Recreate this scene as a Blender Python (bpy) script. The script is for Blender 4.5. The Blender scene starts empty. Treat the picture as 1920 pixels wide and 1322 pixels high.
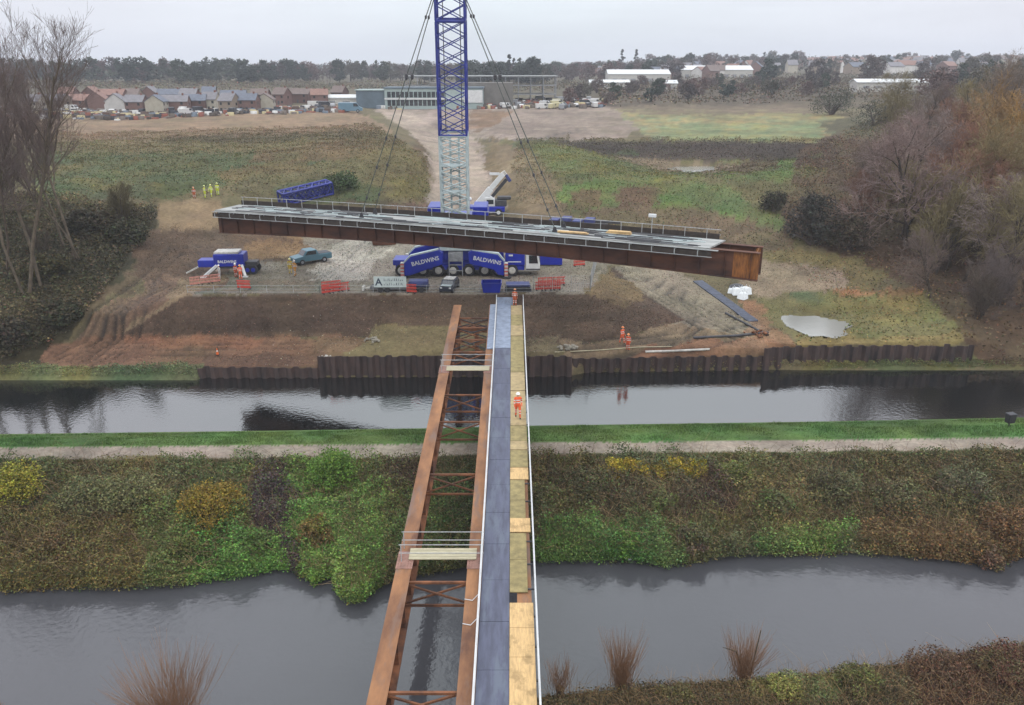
import bpy, bmesh, math, random
import numpy as np
from mathutils import Vector, Matrix
R = math.radians
S = bpy.context.scene
C = S.collection
# ------------------------------------------------------------------ camera
CAMH, PITCH, F = 30.0, math.atan(536/1500), 1500.0   # photo: 1920 x 1322, focal 1500 px
cam = bpy.data.objects.new('camera', bpy.data.cameras.new('camera')); C.objects.link(cam)
cam.location = (0, 0, CAMH); cam.rotation_euler = (math.pi/2-PITCH, 0, 0)
cam.data.sensor_width = 36; cam.data.lens = F/1920*36
cam.data.clip_start = 0.5; cam.data.clip_end = 12000
S.camera = cam
# ------------------------------------------------------------------ sky
W = bpy.data.worlds.new('World'); S.world = W; W.use_nodes = True
nt = W.node_tree; nt.nodes.clear()
def N(nt, t, **k):
    n = nt.nodes.new(t)
    for a, b in k.items(): setattr(n, a, b)
    return n
def math_(nt, op, a, b=None, c=None, clamp=False):
    n = N(nt, 'ShaderNodeMath', operation=op, use_clamp=clamp)
    for i, v in enumerate((a, b, c)):
        if v is None: continue
        if isinstance(v, (int, float)): n.inputs[i].default_value = v
        else: nt.links.new(v, n.inputs[i])
    return n.outputs[0]
def mixc(nt, f, a, b, mode='MIX'):
    n = N(nt, 'ShaderNodeMix', data_type='RGBA', blend_type=mode)
    for i, v in ((0, f), (6, a), (7, b)):
        if isinstance(v, (int, float)): n.inputs[i].default_value = v
        elif isinstance(v, (tuple, list)): n.inputs[i].default_value = (*v[:3], 1)
        else: nt.links.new(v, n.inputs[i])
    return n.outputs[2]
SUN_EL, SUN_AZ = R(48), R(200)
sky = N(nt, 'ShaderNodeTexSky', sky_type='NISHITA', sun_disc=False, sun_elevation=SUN_EL, sun_rotation=SUN_AZ, dust_density=3.0)
tc = N(nt, 'ShaderNodeTexCoord'); sp = N(nt, 'ShaderNodeSeparateXYZ'); nt.links.new(tc.outputs['Generated'], sp.inputs[0])
el = math_(nt, 'MAXIMUM', sp.outputs[2], 0.0)
lum = math_(nt, 'MULTIPLY_ADD', el, 17.0, 9.0)          # overcast: zenith about three times the horizon
mp = N(nt, 'ShaderNodeMapping'); mp.inputs['Scale'].default_value = (1.2, 1.2, 9); nt.links.new(tc.outputs['Generated'], mp.inputs[0])
cl = N(nt, 'ShaderNodeTexNoise'); cl.inputs['Scale'].default_value = 2.2; cl.inputs['Detail'].default_value = 5; nt.links.new(mp.outputs[0], cl.inputs[0])
clf = math_(nt, 'MULTIPLY_ADD', cl.outputs[0], 0.46, 0.78)
lum = math_(nt, 'MULTIPLY', lum, clf)
vx = math_(nt, 'ABSOLUTE', sp.outputs[0])
tint = mixc(nt, math_(nt, 'MULTIPLY', vx, 1.3, clamp=True), (0.90, 0.985, 1.03), (0.95, 0.92, 1.01))
grey = N(nt, 'ShaderNodeVectorMath', operation='SCALE'); nt.links.new(tint, grey.inputs[0]); nt.links.new(lum, grey.inputs['Scale'])
out = mixc(nt, 0.06, grey.outputs[0], sky.outputs[0])
bg = N(nt, 'ShaderNodeBackground'); bg.inputs[1].default_value = 0.1; nt.links.new(out, bg.inputs[0])
wo = N(nt, 'ShaderNodeOutputWorld'); nt.links.new(bg.outputs[0], wo.inputs[0])
sun = bpy.data.objects.new('sun', bpy.data.lights.new('sun', 'SUN')); C.objects.link(sun)
sun.data.energy = 0.9; sun.data.angle = R(25); sun.data.color = (1, .92, .80)
sun.rotation_euler = (math.pi/2-SUN_EL, 0, R(20))
sun.location = (0, -40, 90)
S.view_settings.view_transform = 'Standard'; S.view_settings.look = 'None'
S.view_settings.exposure = 0.0; S.view_settings.gamma = 1.0
S.render.resolution_x, S.render.resolution_y = 1024, 705
# ------------------------------------------------------------------ helpers
KA = 1.45
def lin(c):
    c = np.asarray(c, float)/255
    return np.where(c <= .04045, c/12.92, ((c+.055)/1.055)**2.4)
def alb(r, g, b): return tuple(float(x) for x in lin((r, g, b))/KA)      # seen colour -> base colour under this sky
ct, st = math.cos(PITCH), math.sin(PITCH)
def ray_tan(v): return math.tan(PITCH+math.atan((v-661)/F))
def D(u, Y, z):
    zc = Y*ct+(CAMH-z)*st
    return np.array([(u-960)*zc/F, Y, z])
def G(u, v, z):                                                          # image pixel + height -> world point
    return D(u, (CAMH-z)/ray_tan(v), z)
def proj(P):
    P = np.asarray(P, float); d = CAMH-P[..., 2]
    zc = P[..., 1]*ct+d*st; y = d*ct-P[..., 1]*st
    return 960+F*P[..., 0]/zc, 661+F*y/zc
_rs = np.random.RandomState(3); _tab = _rs.rand(256, 256)
def vnoise(x, y):
    xi = np.floor(x).astype(int); yi = np.floor(y).astype(int); fx = x-xi; fy = y-yi
    fx = fx*fx*(3-2*fx); fy = fy*fy*(3-2*fy)
    a = _tab[xi & 255, yi & 255]; b = _tab[(xi+1) & 255, yi & 255]; c = _tab[xi & 255, (yi+1) & 255]; d = _tab[(xi+1) & 255, (yi+1) & 255]
    return (a*(1-fx)+b*fx)*(1-fy)+(c*(1-fx)+d*fx)*fy
def fbm(x, y, o=4):
    s = 0; a = .5; t = 0
    for i in range(o):
        s = s+a*vnoise(x*2**i+17*i, y*2**i+31*i); t += a; a *= .5
    return s/t
def mesh_np(name, V, Fc, n, mat=None, parent=None, col=None, smooth=False, link=True):
    me = bpy.data.meshes.new(name); V = np.asarray(V, np.float32); Fc = np.asarray(Fc, np.int32)
    me.vertices.add(len(V)); me.vertices.foreach_set('co', V.ravel())
    me.loops.add(Fc.size); me.loops.foreach_set('vertex_index', Fc.ravel())
    me.polygons.add(len(Fc)); me.polygons.foreach_set('loop_start', np.arange(0, Fc.size, n, dtype=np.int32)); me.polygons.foreach_set('loop_total', np.full(len(Fc), n, np.int32))
    if smooth: me.polygons.foreach_set('use_smooth', np.ones(len(Fc), bool))
    if col is not None:
        a = me.color_attributes.new('Col', 'FLOAT_COLOR', 'POINT'); cc = np.ones((len(V), 4), np.float32); cc[:, :col.shape[1]] = col; a.data.foreach_set('color', cc.ravel())
    me.update(); me.validate()
    if mat: me.materials.append(mat)
    if not link: return me
    o = bpy.data.objects.new(name, me); C.objects.link(o)
    if parent: o.parent = parent
    return o
def tubes_np(P0, P1, R0, R1, n=4):
    P0 = np.asarray(P0, float); P1 = np.asarray(P1, float); m = len(P0)
    R0 = np.broadcast_to(np.asarray(R0, float), (m,)); R1 = np.broadcast_to(np.asarray(R1, float), (m,))
    d = P1-P0; d /= np.maximum(np.linalg.norm(d, axis=1, keepdims=True), 1e-9)
    up = np.where(np.abs(d[:, 2:3]) > .9, np.array([[1., 0, 0]]), np.array([[0, 0, 1.]]))
    a = np.cross(d, up); a /= np.linalg.norm(a, axis=1, keepdims=True); b = np.cross(d, a)
    th = np.arange(n)*2*math.pi/n+math.pi/n
    cs = np.cos(th)[None, :, None]; sn = np.sin(th)[None, :, None]
    ring = a[:, None]*cs+b[:, None]*sn
    V = np.concatenate([P0[:, None]+ring*R0[:, None, None], P1[:, None]+ring*R1[:, None, None]], 1).reshape(-1, 3)
    i = np.arange(n); j = (i+1) % n
    q = np.stack([i, j, j+n, i+n], 1)
    Fc = (q[None]+(np.arange(m)*2*n)[:, None, None]).reshape(-1, 4)
    return V, Fc
class MB:
    def __init__(s): s.v = []; s.f = []; s.t = ([], [], [], [])
    def add(s, vs, fs):
        o = len(s.v); s.v += [tuple(map(float, p)) for p in vs]; s.f += [tuple(i+o for i in f) for f in fs]; return s
    def box(s, c, d, rz=0.0, ry=0.0, rx=0.0, taper=1.0):
        M = Matrix.Rotation(rz, 3, 'Z') @ Matrix.Rotation(ry, 3, 'Y') @ Matrix.Rotation(rx, 3, 'X')
        vs = []
        for z in (-.5, .5):
            k = 1 if z < 0 else taper
            for x, y in ((-.5, -.5), (.5, -.5), (.5, .5), (-.5, .5)):
                p = M @ Vector((x*d[0]*k, y*d[1]*k, z*d[2])); vs.append((p[0]+c[0], p[1]+c[1], p[2]+c[2]))
        return s.add(vs, [(3, 2, 1, 0), (4, 5, 6, 7), (0, 1, 5, 4), (1, 2, 6, 5), (2, 3, 7, 6), (3, 0, 4, 7)])
    def b2(s, x0, x1, y0, y1, z0, z1): return s.box(((x0+x1)/2, (y0+y1)/2, (z0+z1)/2), (x1-x0, y1-y0, z1-z0))
    def seg(s, x0, x1, y0, y1, z0, z1, n=24):          # long box in n lengths, so that it can follow a camber
        X_ = np.linspace(x0, x1, n+1); vs = [(x, y, z) for x in X_ for y, z in ((y0, z0), (y1, z0), (y1, z1), (y0, z1))]
        fs = [(4*i+k, 4*i+(k+1) % 4, 4*i+4+(k+1) % 4, 4*i+4+k) for i in range(n) for k in range(4)]+[(0, 3, 2, 1), (4*n, 4*n+1, 4*n+2, 4*n+3)]
        return s.add(vs, fs)
    def tube(s, p0, p1, r, r2=None, n=8, caps=True):
        V, Fc = tubes_np([p0], [p1], [r], [r if r2 is None else r2], n)
        fs = [tuple(f) for f in Fc]
        if caps: fs += [tuple(range(n)), tuple(range(2*n-1, n-1, -1))]
        return s.add(V, fs)
    def beam(s, p0, p1, w, h):
        p0 = Vector(p0); p1 = Vector(p1); d = (p1-p0).normalized(); up = Vector((0, 0, 1)) if abs(d.z) < .95 else Vector((0, 1, 0))
        a = d.cross(up).normalized()*w/2; b = a.cross(d).normalized()*h/2
        vs = [p+x*a+y*b for p in (p0, p1) for x, y in ((-1, -1), (1, -1), (1, 1), (-1, 1))]
        return s.add(vs, [(3, 2, 1, 0), (4, 5, 6, 7), (0, 1, 5, 4), (1, 2, 6, 5), (2, 3, 7, 6), (3, 0, 4, 7)])
    def prism(s, pts, a0, a1, plane='xz'):
        n = len(pts)
        f = {'xz': lambda p, a: (p[0], a, p[1]), 'xy': lambda p, a: (p[0], p[1], a), 'yz': lambda p, a: (a, p[0], p[1])}[plane]
        return s.add([f(p, a0) for p in pts]+[f(p, a1) for p in pts],
                     [tuple(range(n))[::-1], tuple(range(n, 2*n))]+[(i, (i+1) % n, (i+1) % n+n, i+n) for i in range(n)])
    def ball(s, c, r, n=8, sz=1.0, top=False):
        vs = []; m = n//2+1
        for i in range(m):
            ph = math.pi*(i/(m-1)); 
            if top: ph *= .5
            for j in range(n):
                th = 2*math.pi*j/n; vs.append((c[0]+r*math.sin(ph)*math.cos(th), c[1]+r*math.sin(ph)*math.sin(th), c[2]+r*sz*math.cos(ph)))
        return s.add(vs, [(i*n+j, (i+1)*n+j, (i+1)*n+(j+1) % n, i*n+(j+1) % n) for i in range(m-1) for j in range(n)])
    def build(s, name, mat, parent=None, bevel=0, smooth=False, loc=None):
        me = bpy.data.meshes.new(name); me.from_pydata(s.v, [], s.f); me.update()
        bm = bmesh.new(); bm.from_mesh(me); bmesh.ops.recalc_face_normals(bm, faces=bm.faces)
        if bevel: bmesh.ops.bevel(bm, geom=bm.edges[:], offset=bevel, segments=1, affect='EDGES', clamp_overlap=True)
        bm.to_mesh(me); bm.free()
        if smooth:
            for p in me.polygons: p.use_smooth = True
        me.materials.append(mat)
        o = bpy.data.objects.new(name, me); C.objects.link(o)
        if parent: o.parent = parent
        if loc is not None: o.location = loc
        return o
def tag(o, label=None, cat=None, group=None, kind=None):
    if label: o['label'] = label
    if cat: o['category'] = cat
    if group: o['group'] = group
    if kind: o['kind'] = kind
    return o
def empty(name, loc, rz=0, label=None, cat=None, group=None):
    o = bpy.data.objects.new(name, None); C.objects.link(o); o.location = tuple(map(float, loc)); o.rotation_euler = (0, 0, rz); o.empty_display_size = .3
    return tag(o, label, cat, group)
KIDS = {}
def copy_tree(o, parent=None):
    c = o.copy(); C.objects.link(c)
    if parent: c.parent = parent
    for ch in [x for x in bpy.data.objects if x.parent == o]: copy_tree(ch, c)
    return c
# ------------------------------------------------------------------ materials
def mat(name, col, rough=.7, metal=0, var=.25, scale=3.0, bump=0.0, col2=None, stretch=(1, 1, 1), spec=.5, objcol=False, patch=None):
    m = bpy.data.materials.new(name); m.use_nodes = True; t = m.node_tree; p = t.nodes['Principled BSDF']
    tc = N(t, 'ShaderNodeTexCoord'); mp = N(t, 'ShaderNodeMapping'); mp.inputs['Scale'].default_value = stretch; t.links.new(tc.outputs['Object'], mp.inputs[0])
    n = N(t, 'ShaderNodeTexNoise'); n.inputs['Scale'].default_value = scale; n.inputs['Detail'].default_value = 6; n.inputs['Roughness'].default_value = .65; t.links.new(mp.outputs[0], n.inputs[0])
    c1 = tuple(col)
    if objcol:
        oi = N(t, 'ShaderNodeObjectInfo'); base = oi.outputs['Color']
        dk = mixc(t, 1.0, base, (1-var,)*3, 'MULTIPLY'); lt = mixc(t, 1.0, base, (1+var,)*3, 'MULTIPLY')
    else:
        dk = tuple(x*(1-var) for x in c1); lt = tuple(min(1, x*(1+var)) for x in c1) if col2 is None else tuple(col2)
    f = math_(t, 'MULTIPLY_ADD', n.outputs[0], 3.0, -1.0, clamp=True)
    oc = mixc(t, f, dk, lt)
    if patch:
        m2 = N(t, 'ShaderNodeMapping'); m2.inputs['Scale'].default_value = patch[1]; t.links.new(tc.outputs['Object'], m2.inputs[0])
        n2 = N(t, 'ShaderNodeTexNoise'); n2.inputs['Scale'].default_value = 1; n2.inputs['Detail'].default_value = 5; n2.inputs['Roughness'].default_value = .7; t.links.new(m2.outputs[0], n2.inputs[0])
        oc = mixc(t, math_(t, 'MULTIPLY_ADD', n2.outputs[0], 9.0, -4.6, clamp=True), oc, patch[0])
    t.links.new(oc, p.inputs['Base Color'])
    p.inputs['Roughness'].default_value = rough; p.inputs['Metallic'].default_value = metal; p.inputs['Specular IOR Level'].default_value = spec
    if bump:
        b = N(t, 'ShaderNodeBump'); b.inputs['Strength'].default_value = bump; b.inputs['Distance'].default_value = .05; t.links.new(n.outputs[0], b.inputs['Height']); t.links.new(b.outputs[0], p.inputs['Normal'])
    return m
def attr_mat(name, var=.3, scale=1.5, rough=.9, bump=.4, wet=False, bdist=.08):
    m = bpy.data.materials.new(name); m.use_nodes = True; t = m.node_tree; p = t.nodes['Principled BSDF']
    a = N(t, 'ShaderNodeAttribute', attribute_name='Col')
    tc = N(t, 'ShaderNodeTexCoord')
    n = N(t, 'ShaderNodeTexNoise'); n.inputs['Scale'].default_value = scale; n.inputs['Detail'].default_value = 8; n.inputs['Roughness'].default_value = .7; t.links.new(tc.outputs['Object'], n.inputs[0])
    n2 = N(t, 'ShaderNodeTexNoise'); n2.inputs['Scale'].default_value = scale*.13; n2.inputs['Detail'].default_value = 4; t.links.new(tc.outputs['Object'], n2.inputs[0])
    k = math_(t, 'ADD', math_(t, 'MULTIPLY_ADD', n.outputs[0], var*4, 1-var*2), math_(t, 'MULTIPLY_ADD', n2.outputs[0], var*2.4, -var*1.2))
    v = N(t, 'ShaderNodeVectorMath', operation='SCALE'); t.links.new(a.outputs['Color'], v.inputs[0]); t.links.new(k, v.inputs['Scale']); t.links.new(v.outputs[0], p.inputs['Base Color'])
    p.inputs['Roughness'].default_value = rough; p.inputs['Specular IOR Level'].default_value = .25
    if wet:
        r = math_(t, 'SUBTRACT', 1.0, a.outputs['Alpha'])
        t.links.new(math_(t, 'MULTIPLY_ADD', r, -.55, rough), p.inputs['Roughness'])
    if bump:
        b = N(t, 'ShaderNodeBump'); b.inputs['Strength'].default_value = bump; b.inputs['Distance'].default_value = bdist; t.links.new(n.outputs[0], b.inputs['Height']); t.links.new(b.outputs[0], p.inputs['Normal'])
    return m
M = {}
M['ground'] = attr_mat('ground', .42, 2.2, .9, .8, wet=True, bdist=.16)
M['leaf'] = attr_mat('leaf', .15, 3, .75, 0)
M['rust'] = mat('weathering_steel', alb(138, 92, 66), .8, 0, .45, .7, .2, col2=alb(174, 124, 82), stretch=(1, .35, 1), patch=(alb(128, 104, 90), (.9, .16, .5)))
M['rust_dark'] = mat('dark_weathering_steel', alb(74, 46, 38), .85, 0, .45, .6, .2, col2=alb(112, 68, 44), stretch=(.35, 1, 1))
M['netting_gap_shade'] = mat('dark_netting_gap_shade', alb(58, 50, 44), .9, 0, .4, 2, .2)  # far guard netting; also the painted shade under the near deck edge
M['rust_end'] = mat('orange_rust', alb(122, 74, 34), .85, 0, .4, 1.6, .2, col2=alb(166, 104, 44), stretch=(3, 3, .6))
M['rust_side'] = mat('rust_side', alb(118, 76, 52), .85, 0, .5, .9, .2, col2=alb(158, 102, 66), patch=(alb(84, 56, 42), (.3, .22, 1.2)))
M['boomblue'] = mat('crane_blue', alb(36, 50, 142), .45, 0, .3, .8)
M['blue'] = mat('blue_paint', alb(20, 42, 165), .35, 0, .25, .7)
M['pale_steel'] = mat('pale_steel', alb(190, 205, 205), .55, 0, .2, 1)
M['white'] = mat('white_paint', alb(225, 228, 228), .5, 0, .12, 1.5)
M['dirtywhite'] = mat('dirty_white', alb(205, 203, 196), .6, 0, .3, 2)
M['rubber'] = mat('rubber', (.02, .02, .022), .85, 0, .3, 6)
M['dark'] = mat('dark_steel', (.035, .035, .04), .6, 0, .4, 2)
M['grey'] = mat('grey_steel', (.22, .23, .24), .6, 0, .3, 2)
M['galv'] = mat('galvanised', alb(175, 178, 178), .5, 0, .25, 3)
M['glass'] = mat('dark_glass', (.02, .025, .03), .1, 0, .2, 1, spec=.8)
M['slate'] = mat('slate_deck', alb(84, 88, 108), .6, 0, .28, 1.2, .2, stretch=(3, .5, 1), patch=(alb(100, 108, 124), (1.2, .25, 1)))
M['palecover'] = mat('pale_cover', alb(140, 152, 172), .6, 0, .25, 2)
M['ply'] = mat('plywood', alb(218, 182, 126), .7, 0, .22, 3, .1, stretch=(4, .6, 1), patch=(alb(176, 146, 98), (1.1, .9, 1)))
M['ply_old'] = mat('old_plywood', alb(152, 138, 92), .8, 0, .3, 2.5, .1)
M['ply_mid'] = mat('weathered_plywood', alb(178, 158, 116), .8, 0, .25, 2.5, .1)
M['plank'] = mat('pale_plank', alb(190, 182, 152), .8, 0, .25, 4, .1, stretch=(.5, 5, 1))
M['rope'] = mat('wire_rope', alb(75, 82, 76), .6, 0, .4, 8)
M['pile'] = mat('sheet_pile', alb(54, 45, 46), .75, 0, .5, 1.2, .3, col2=alb(86, 66, 60), stretch=(1, 1, .3))
M['conc'] = mat('concrete', alb(150, 145, 132), .85, 0, .2, 1.5, .2)
M['formwork'] = mat('grey_formwork', alb(148, 150, 148), .75, 0, .35, 1.1, .15, col2=alb(190, 192, 188), stretch=(.3, 2, 1))
M['red'] = mat('red_plastic', alb(205, 66, 52), .55, 0, .2, 3)
M['pink'] = mat('faded_barrier', alb(205, 140, 125), .6, 0, .25, 3)
M['teal'] = mat('teal_paint', alb(85, 125, 140), .4, 0, .2, 1)
M['bag'] = mat('white_sack', alb(228, 232, 232), .8, 0, .1, 4, .3)
M['orange'] = mat('orange_plastic', alb(235, 110, 40), .5, 0, .15, 3)
M['tarp'] = mat('blue_tarpaulin', alb(62, 72, 130), .6, 0, .3, 2, .3)
M['bark'] = mat('bark', alb(112, 100, 84), .9, 0, .35, 1.2, .3, objcol=True)
M['twig'] = mat('twig', alb(95, 82, 70), .9, 0, .25, .5, 0, objcol=True)
M['skin'] = mat('skin', (.5, .3, .2), .6)
M['boot'] = mat('boot', (.03, .025, .02), .8)
M['sign'] = mat('sign_face', alb(205, 218, 216), .5, 0, .1, 2)
M['ink'] = mat('dark_ink', alb(50, 62, 84), .6)
M['farleaf'] = mat('far_foliage', (0.05,)*3, .9, 0, .35, .35, 0, objcol=True)
M['roof'] = mat('roof_tiles', (0.1,)*3, .85, 0, .2, .8, .1, objcol=True)
M['wall'] = mat('wall_render', (0.3,)*3, .85, 0, .12, .5, .1, objcol=True)
M['paint'] = mat('vehicle_paint', (0.3,)*3, .4, 0, .08, 1, objcol=True)
def water_mat(name, col, rough, wscale, wstr, ior=1.33):
    m = bpy.data.materials.new(name); m.use_nodes = True; t = m.node_tree; p = t.nodes['Principled BSDF']
    tc = N(t, 'ShaderNodeTexCoord')
    n = N(t, 'ShaderNodeTexNoise'); n.inputs['Scale'].default_value = wscale; n.inputs['Detail'].default_value = 4; t.links.new(tc.outputs['Object'], n.inputs[0])
    n2 = N(t, 'ShaderNodeTexNoise'); n2.inputs['Scale'].default_value = .07; n2.inputs['Detail'].default_value = 3; t.links.new(tc.outputs['Object'], n2.inputs[0])
    g = math_(t, 'MULTIPLY_ADD', n2.outputs[0], 3.0, -.9, clamp=True)
    b = N(t, 'ShaderNodeBump'); b.inputs['Distance'].default_value = .05; t.links.new(math_(t, 'MULTIPLY_ADD', g, wstr, wstr*.25), b.inputs['Strength']); t.links.new(n.outputs[0], b.inputs['Height'])
    t.links.new(b.outputs[0], p.inputs['Normal'])
    t.links.new(mixc(t, n2.outputs[0], tuple(x*.75 for x in col), tuple(x*1.25 for x in col)), p.inputs['Base Color'])
    p.inputs['Roughness'].default_value = rough; p.inputs['IOR'].default_value = ior
    return m
M['river'] = water_mat('river_water', (.048, .049, .054), .03, 2.6, .42, 1.58)
M['canal'] = water_mat('canal_water', (.007, .008, .008), .02, 2.6, .30, 2.6)
M['pond'] = water_mat('pond_water', (.24, .24, .215), .12, 2.5, .4, 2.6)
# ------------------------------------------------------------------ terrain
WL_NEAR = [(-600,1440),(-100,1402),(250,1372),(330,1346),(420,1362),(700,1348),(1020,1306),(1200,1288),(1400,1276),(1560,1262),(1700,1243),(1920,1212),(2500,1150)]
WL_FAR = [(-600,1110),(0,1106),(120,1100),(200,1102),(330,1096),(400,1086),(470,1078),(520,1068),(550,1070),(570,1082),(600,1092),(614,1080),(628,1084),(640,1118),(660,1130),(682,1128),(702,1108),(740,1085),(860,1065),(1000,1052),(1180,1050),(1250,1060),(1300,1050),(1400,1040),(1600,1036),(1750,1046),(1830,1056),(1880,1052),(1900,1042),(1960,1042),(2500,1035)]
PATH_N = [(-600,872),(0,864),(700,860),(1000,852),(1500,849),(1920,844),(2500,832)]
PATH_F = [(-600,846),(0,840),(700,834),(1000,831),(1500,827),(1920,821),(2500,812)]
CN = [(-600,820),(0,814),(480,808),(800,803),(1000,798),(1500,791),(1920,783),(2500,774)]
CF = [(-600,716),(0,713),(370,713),(380,707),(600,707),(1070,705),(1100,698),(1430,693),(1500,694),(1920,694),(2500,694)]
def off(L, dv): return [(u, v+dv) for u, v in L]
def Z(L, z): return [(u, v, z) for u, v in L]
KN = [ # (line in image pixels with heights, rows up to the next one, roughness of the ground)
 (Z([(-600,3200),(2500,3200)],1.8), 6, .1),
 (Z([(-600,1620),(2500,1620)],1.7), 14, .1),
 ([(-600,1500,1.2),(250,1430,1.2),(900,1420,1.2),(1050,1345,1.0),(1400,1312,1.2),(1700,1282,1.3),(1920,1252,1.4),(2500,1200,1.4)], 10, .1),
 (Z(WL_NEAR,0), 3, 0),
 (Z([(-600,1360),(250,1300),(1020,1250),(1560,1210),(1920,1165),(2500,1110)],-1.2), 3, 0),
 (Z([(-600,1190),(200,1185),(560,1165),(680,1205),(760,1160),(1000,1120),(1250,1120),(1500,1105),(1920,1105),(2500,1095)],-1.2), 4, 0),
 (Z(WL_FAR,0), 7, .05),
 ([(u,v-22,.75) for u,v in WL_FAR], 26, .25),
 ([(-600,980,1.5),(0,975,1.5),(640,985,1.4),(960,960,1.5),(1400,955,1.5),(1920,950,1.5),(2500,940,1.5)], 24, .25),
 ([(u,v+10,2.15) for u,v in PATH_N], 4, .03),
 (Z(PATH_N,2.2), 8, 0),
 (Z(PATH_F,2.2), 6, 0),
 ([(u,(v+np.interp(u,*zip(*CN)))/2-1,1.9) for u,v in PATH_F], 7, .05),
 ([(u,v+4,.9) for u,v in CN], 3, .05),
 (Z(CN,0), 3, 0),
 (Z(off(CN,-10),-1.2), 5, 0),
 (Z([(-600,745),(0,742),(600,736),(1070,735),(1100,727),(1500,723),(2500,722)],-1.2), 3, 0),
 (Z(CF,0), 3, 0),
 ([(-600,694,.9),(0,694,.9),(370,691,.9),(385,687,1.1),(595,686,1.1),(602,661,2.2),(1068,660,2.2),(1075,671,1.5),(1430,663,1.6),(1500,683,.5),(1820,680,.5),(1920,682,.5),(2500,680,.6)], 5, 0),
 ([(-600,676,1.0),(60,674,.95),(380,668,1.0),(590,664,1.15),(615,650,2.4),(850,650,2.6),(1070,648,2.5),(1150,650,2.3),(1420,652,2.2),(1480,662,1.4),(1500,672,.9),(1820,668,.9),(1920,670,1.0),(2500,668,1)], 8, .05),
 ([(-600,600,5),(0,635,3.2),(90,650,1.6),(225,632,2.0),(560,630,2.1),(690,628,2.6),(705,614,3.2),(990,614,3.3),(1150,628,3.1),(1280,607,3.2),(1420,640,2.6),(1500,647,2.35),(1820,636,2.5),(1920,640,2),(2500,640,2)], 14, .05),
 ([(-600,520,9),(0,560,6.5),(120,575,5.2),(225,590,4.4),(290,570,5.2),(350,553,6),(1108,549,6),(1180,566,4.9),(1280,598,3.5),(1400,615,2.9),(1470,637,2.6),(1610,633,2.6),(1700,620,2.9),(1820,600,3.5),(1920,600,3.5),(2500,600,4)], 12, .06),
 ([(-600,480,11),(0,500,8.5),(200,515,7),(300,535,5.8),(360,520,6),(1100,508,6),(1130,508,6),(1220,545,4.8),(1310,570,3.8),(1400,583,3.2),(1470,590,2.6),(1610,590,2.6),(1700,580,3.2),(1920,560,4),(2500,550,5)], 16, .12),
 ([(-600,420,14),(0,440,10.5),(150,450,9.5),(270,450,8.5),(415,462,7),(560,455,6.5),(700,440,6.3),(1100,450,6.2),(1200,470,5.8),(1400,500,4.5),(1560,490,4.5),(1700,480,5.5),(1920,460,7),(2500,450,9)], 14, .3),
 ([(-600,370,16),(0,390,13),(250,385,12),(300,378,11),(415,375,11),(520,390,9.5),(640,385,9.8),(780,395,8.5),(820,400,7.4),(940,400,7.4),(1000,395,8.5),(1100,410,8),(1300,430,7),(1450,440,6.5),(1600,400,8),(1920,390,10),(2500,380,12)], 14, .4),
 ([(-600,320,17),(0,340,14.5),(300,345,13),(450,340,12.5),(640,330,12.5),(760,335,12),(815,335,9.3),(915,335,9.3),(980,340,11),(1150,340,11.5),(1300,335,11.3),(1530,325,11),(1700,330,11),(1920,310,13),(2500,300,14)], 12, .4),
 ([(-600,290,18),(0,300,15.5),(300,300,14),(640,285,15),(720,280,15),(790,300,13),(812,305,10),(905,305,10),(980,300,12),(1100,290,12.3),(1200,305,10.4),(1260,318,10),(1340,316,10),(1450,300,10.5),(1560,290,11.5),(1700,290,12.5),(1920,270,15),(2500,270,15)], 12, .4),
 ([(-600,260,17.5),(0,262,15),(300,262,14.2),(640,255,15),(740,245,14.5),(790,262,12),(820,268,11.2),(890,268,11.2),(940,255,12.5),(1000,262,13.2),(1550,268,13.2),(1700,260,14),(1920,250,16),(2500,250,16)], 12, .4),
 ([(-600,225,16),(300,228,14.5),(640,225,15),(700,222,14.2),(760,230,12.6),(850,232,12.4),(1000,228,13.5),(1300,225,14),(1550,228,14.5),(1700,225,15.5),(1920,222,17),(2500,220,17)], 9, .3),
 ([(-600,205,15.5),(300,205,15),(660,202,15),(700,200,14),(960,203,14),(1500,200,16),(1920,200,18),(2500,200,18)], 8, .3),
 ([(-600,182,16.5),(960,182,16),(1500,180,17.5),(1920,182,19),(2500,182,19)], 8, .3),
]
us = np.concatenate([np.linspace(-600, -60, 45), np.arange(-45, 1966, 3.0), np.linspace(1985, 2500, 45)])
def knot_pts(L):
    L = np.array(L, float); v = np.interp(us, L[:, 0], L[:, 1]); z = np.interp(us, L[:, 0], L[:, 2])
    Y = (CAMH-z)/np.tan(PITCH+np.arctan((v-661)/F)); return Y, z
rowsY, rowsZ, rowsA = [], [], []
kp = [knot_pts(k[0]) for k in KN]
for Yd, zz in ((700, (20, 18, 24, 25)), (1000, (22, 21, 30, 33)), (1500, (24, 24, 38, 38)), (4500, (15, 15, 20, 20))):
    kp.append((np.full(len(us), float(Yd)), np.interp(us, [0, 960, 1500, 1920], zz)))
cnt = [k[1] for k in KN]+[8, 8, 6]; rgh = [k[2] for k in KN]+[.5, .5, .5, .5]
prev = kp[0][0]
for i in range(1, len(kp)):
    kp[i] = (np.maximum(kp[i][0], kp[i-1][0]+.12), kp[i][1])
for i in range(len(kp)-1):
    for t in np.linspace(0, 1, cnt[i], endpoint=False):
        rowsY.append(kp[i][0]*(1-t)+kp[i+1][0]*t); rowsZ.append(kp[i][1]*(1-t)+kp[i+1][1]*t); rowsA.append(rgh[i]*(1-t)+rgh[i+1]*t)
rowsY.append(kp[-1][0]); rowsZ.append(kp[-1][1]); rowsA.append(0)
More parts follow.
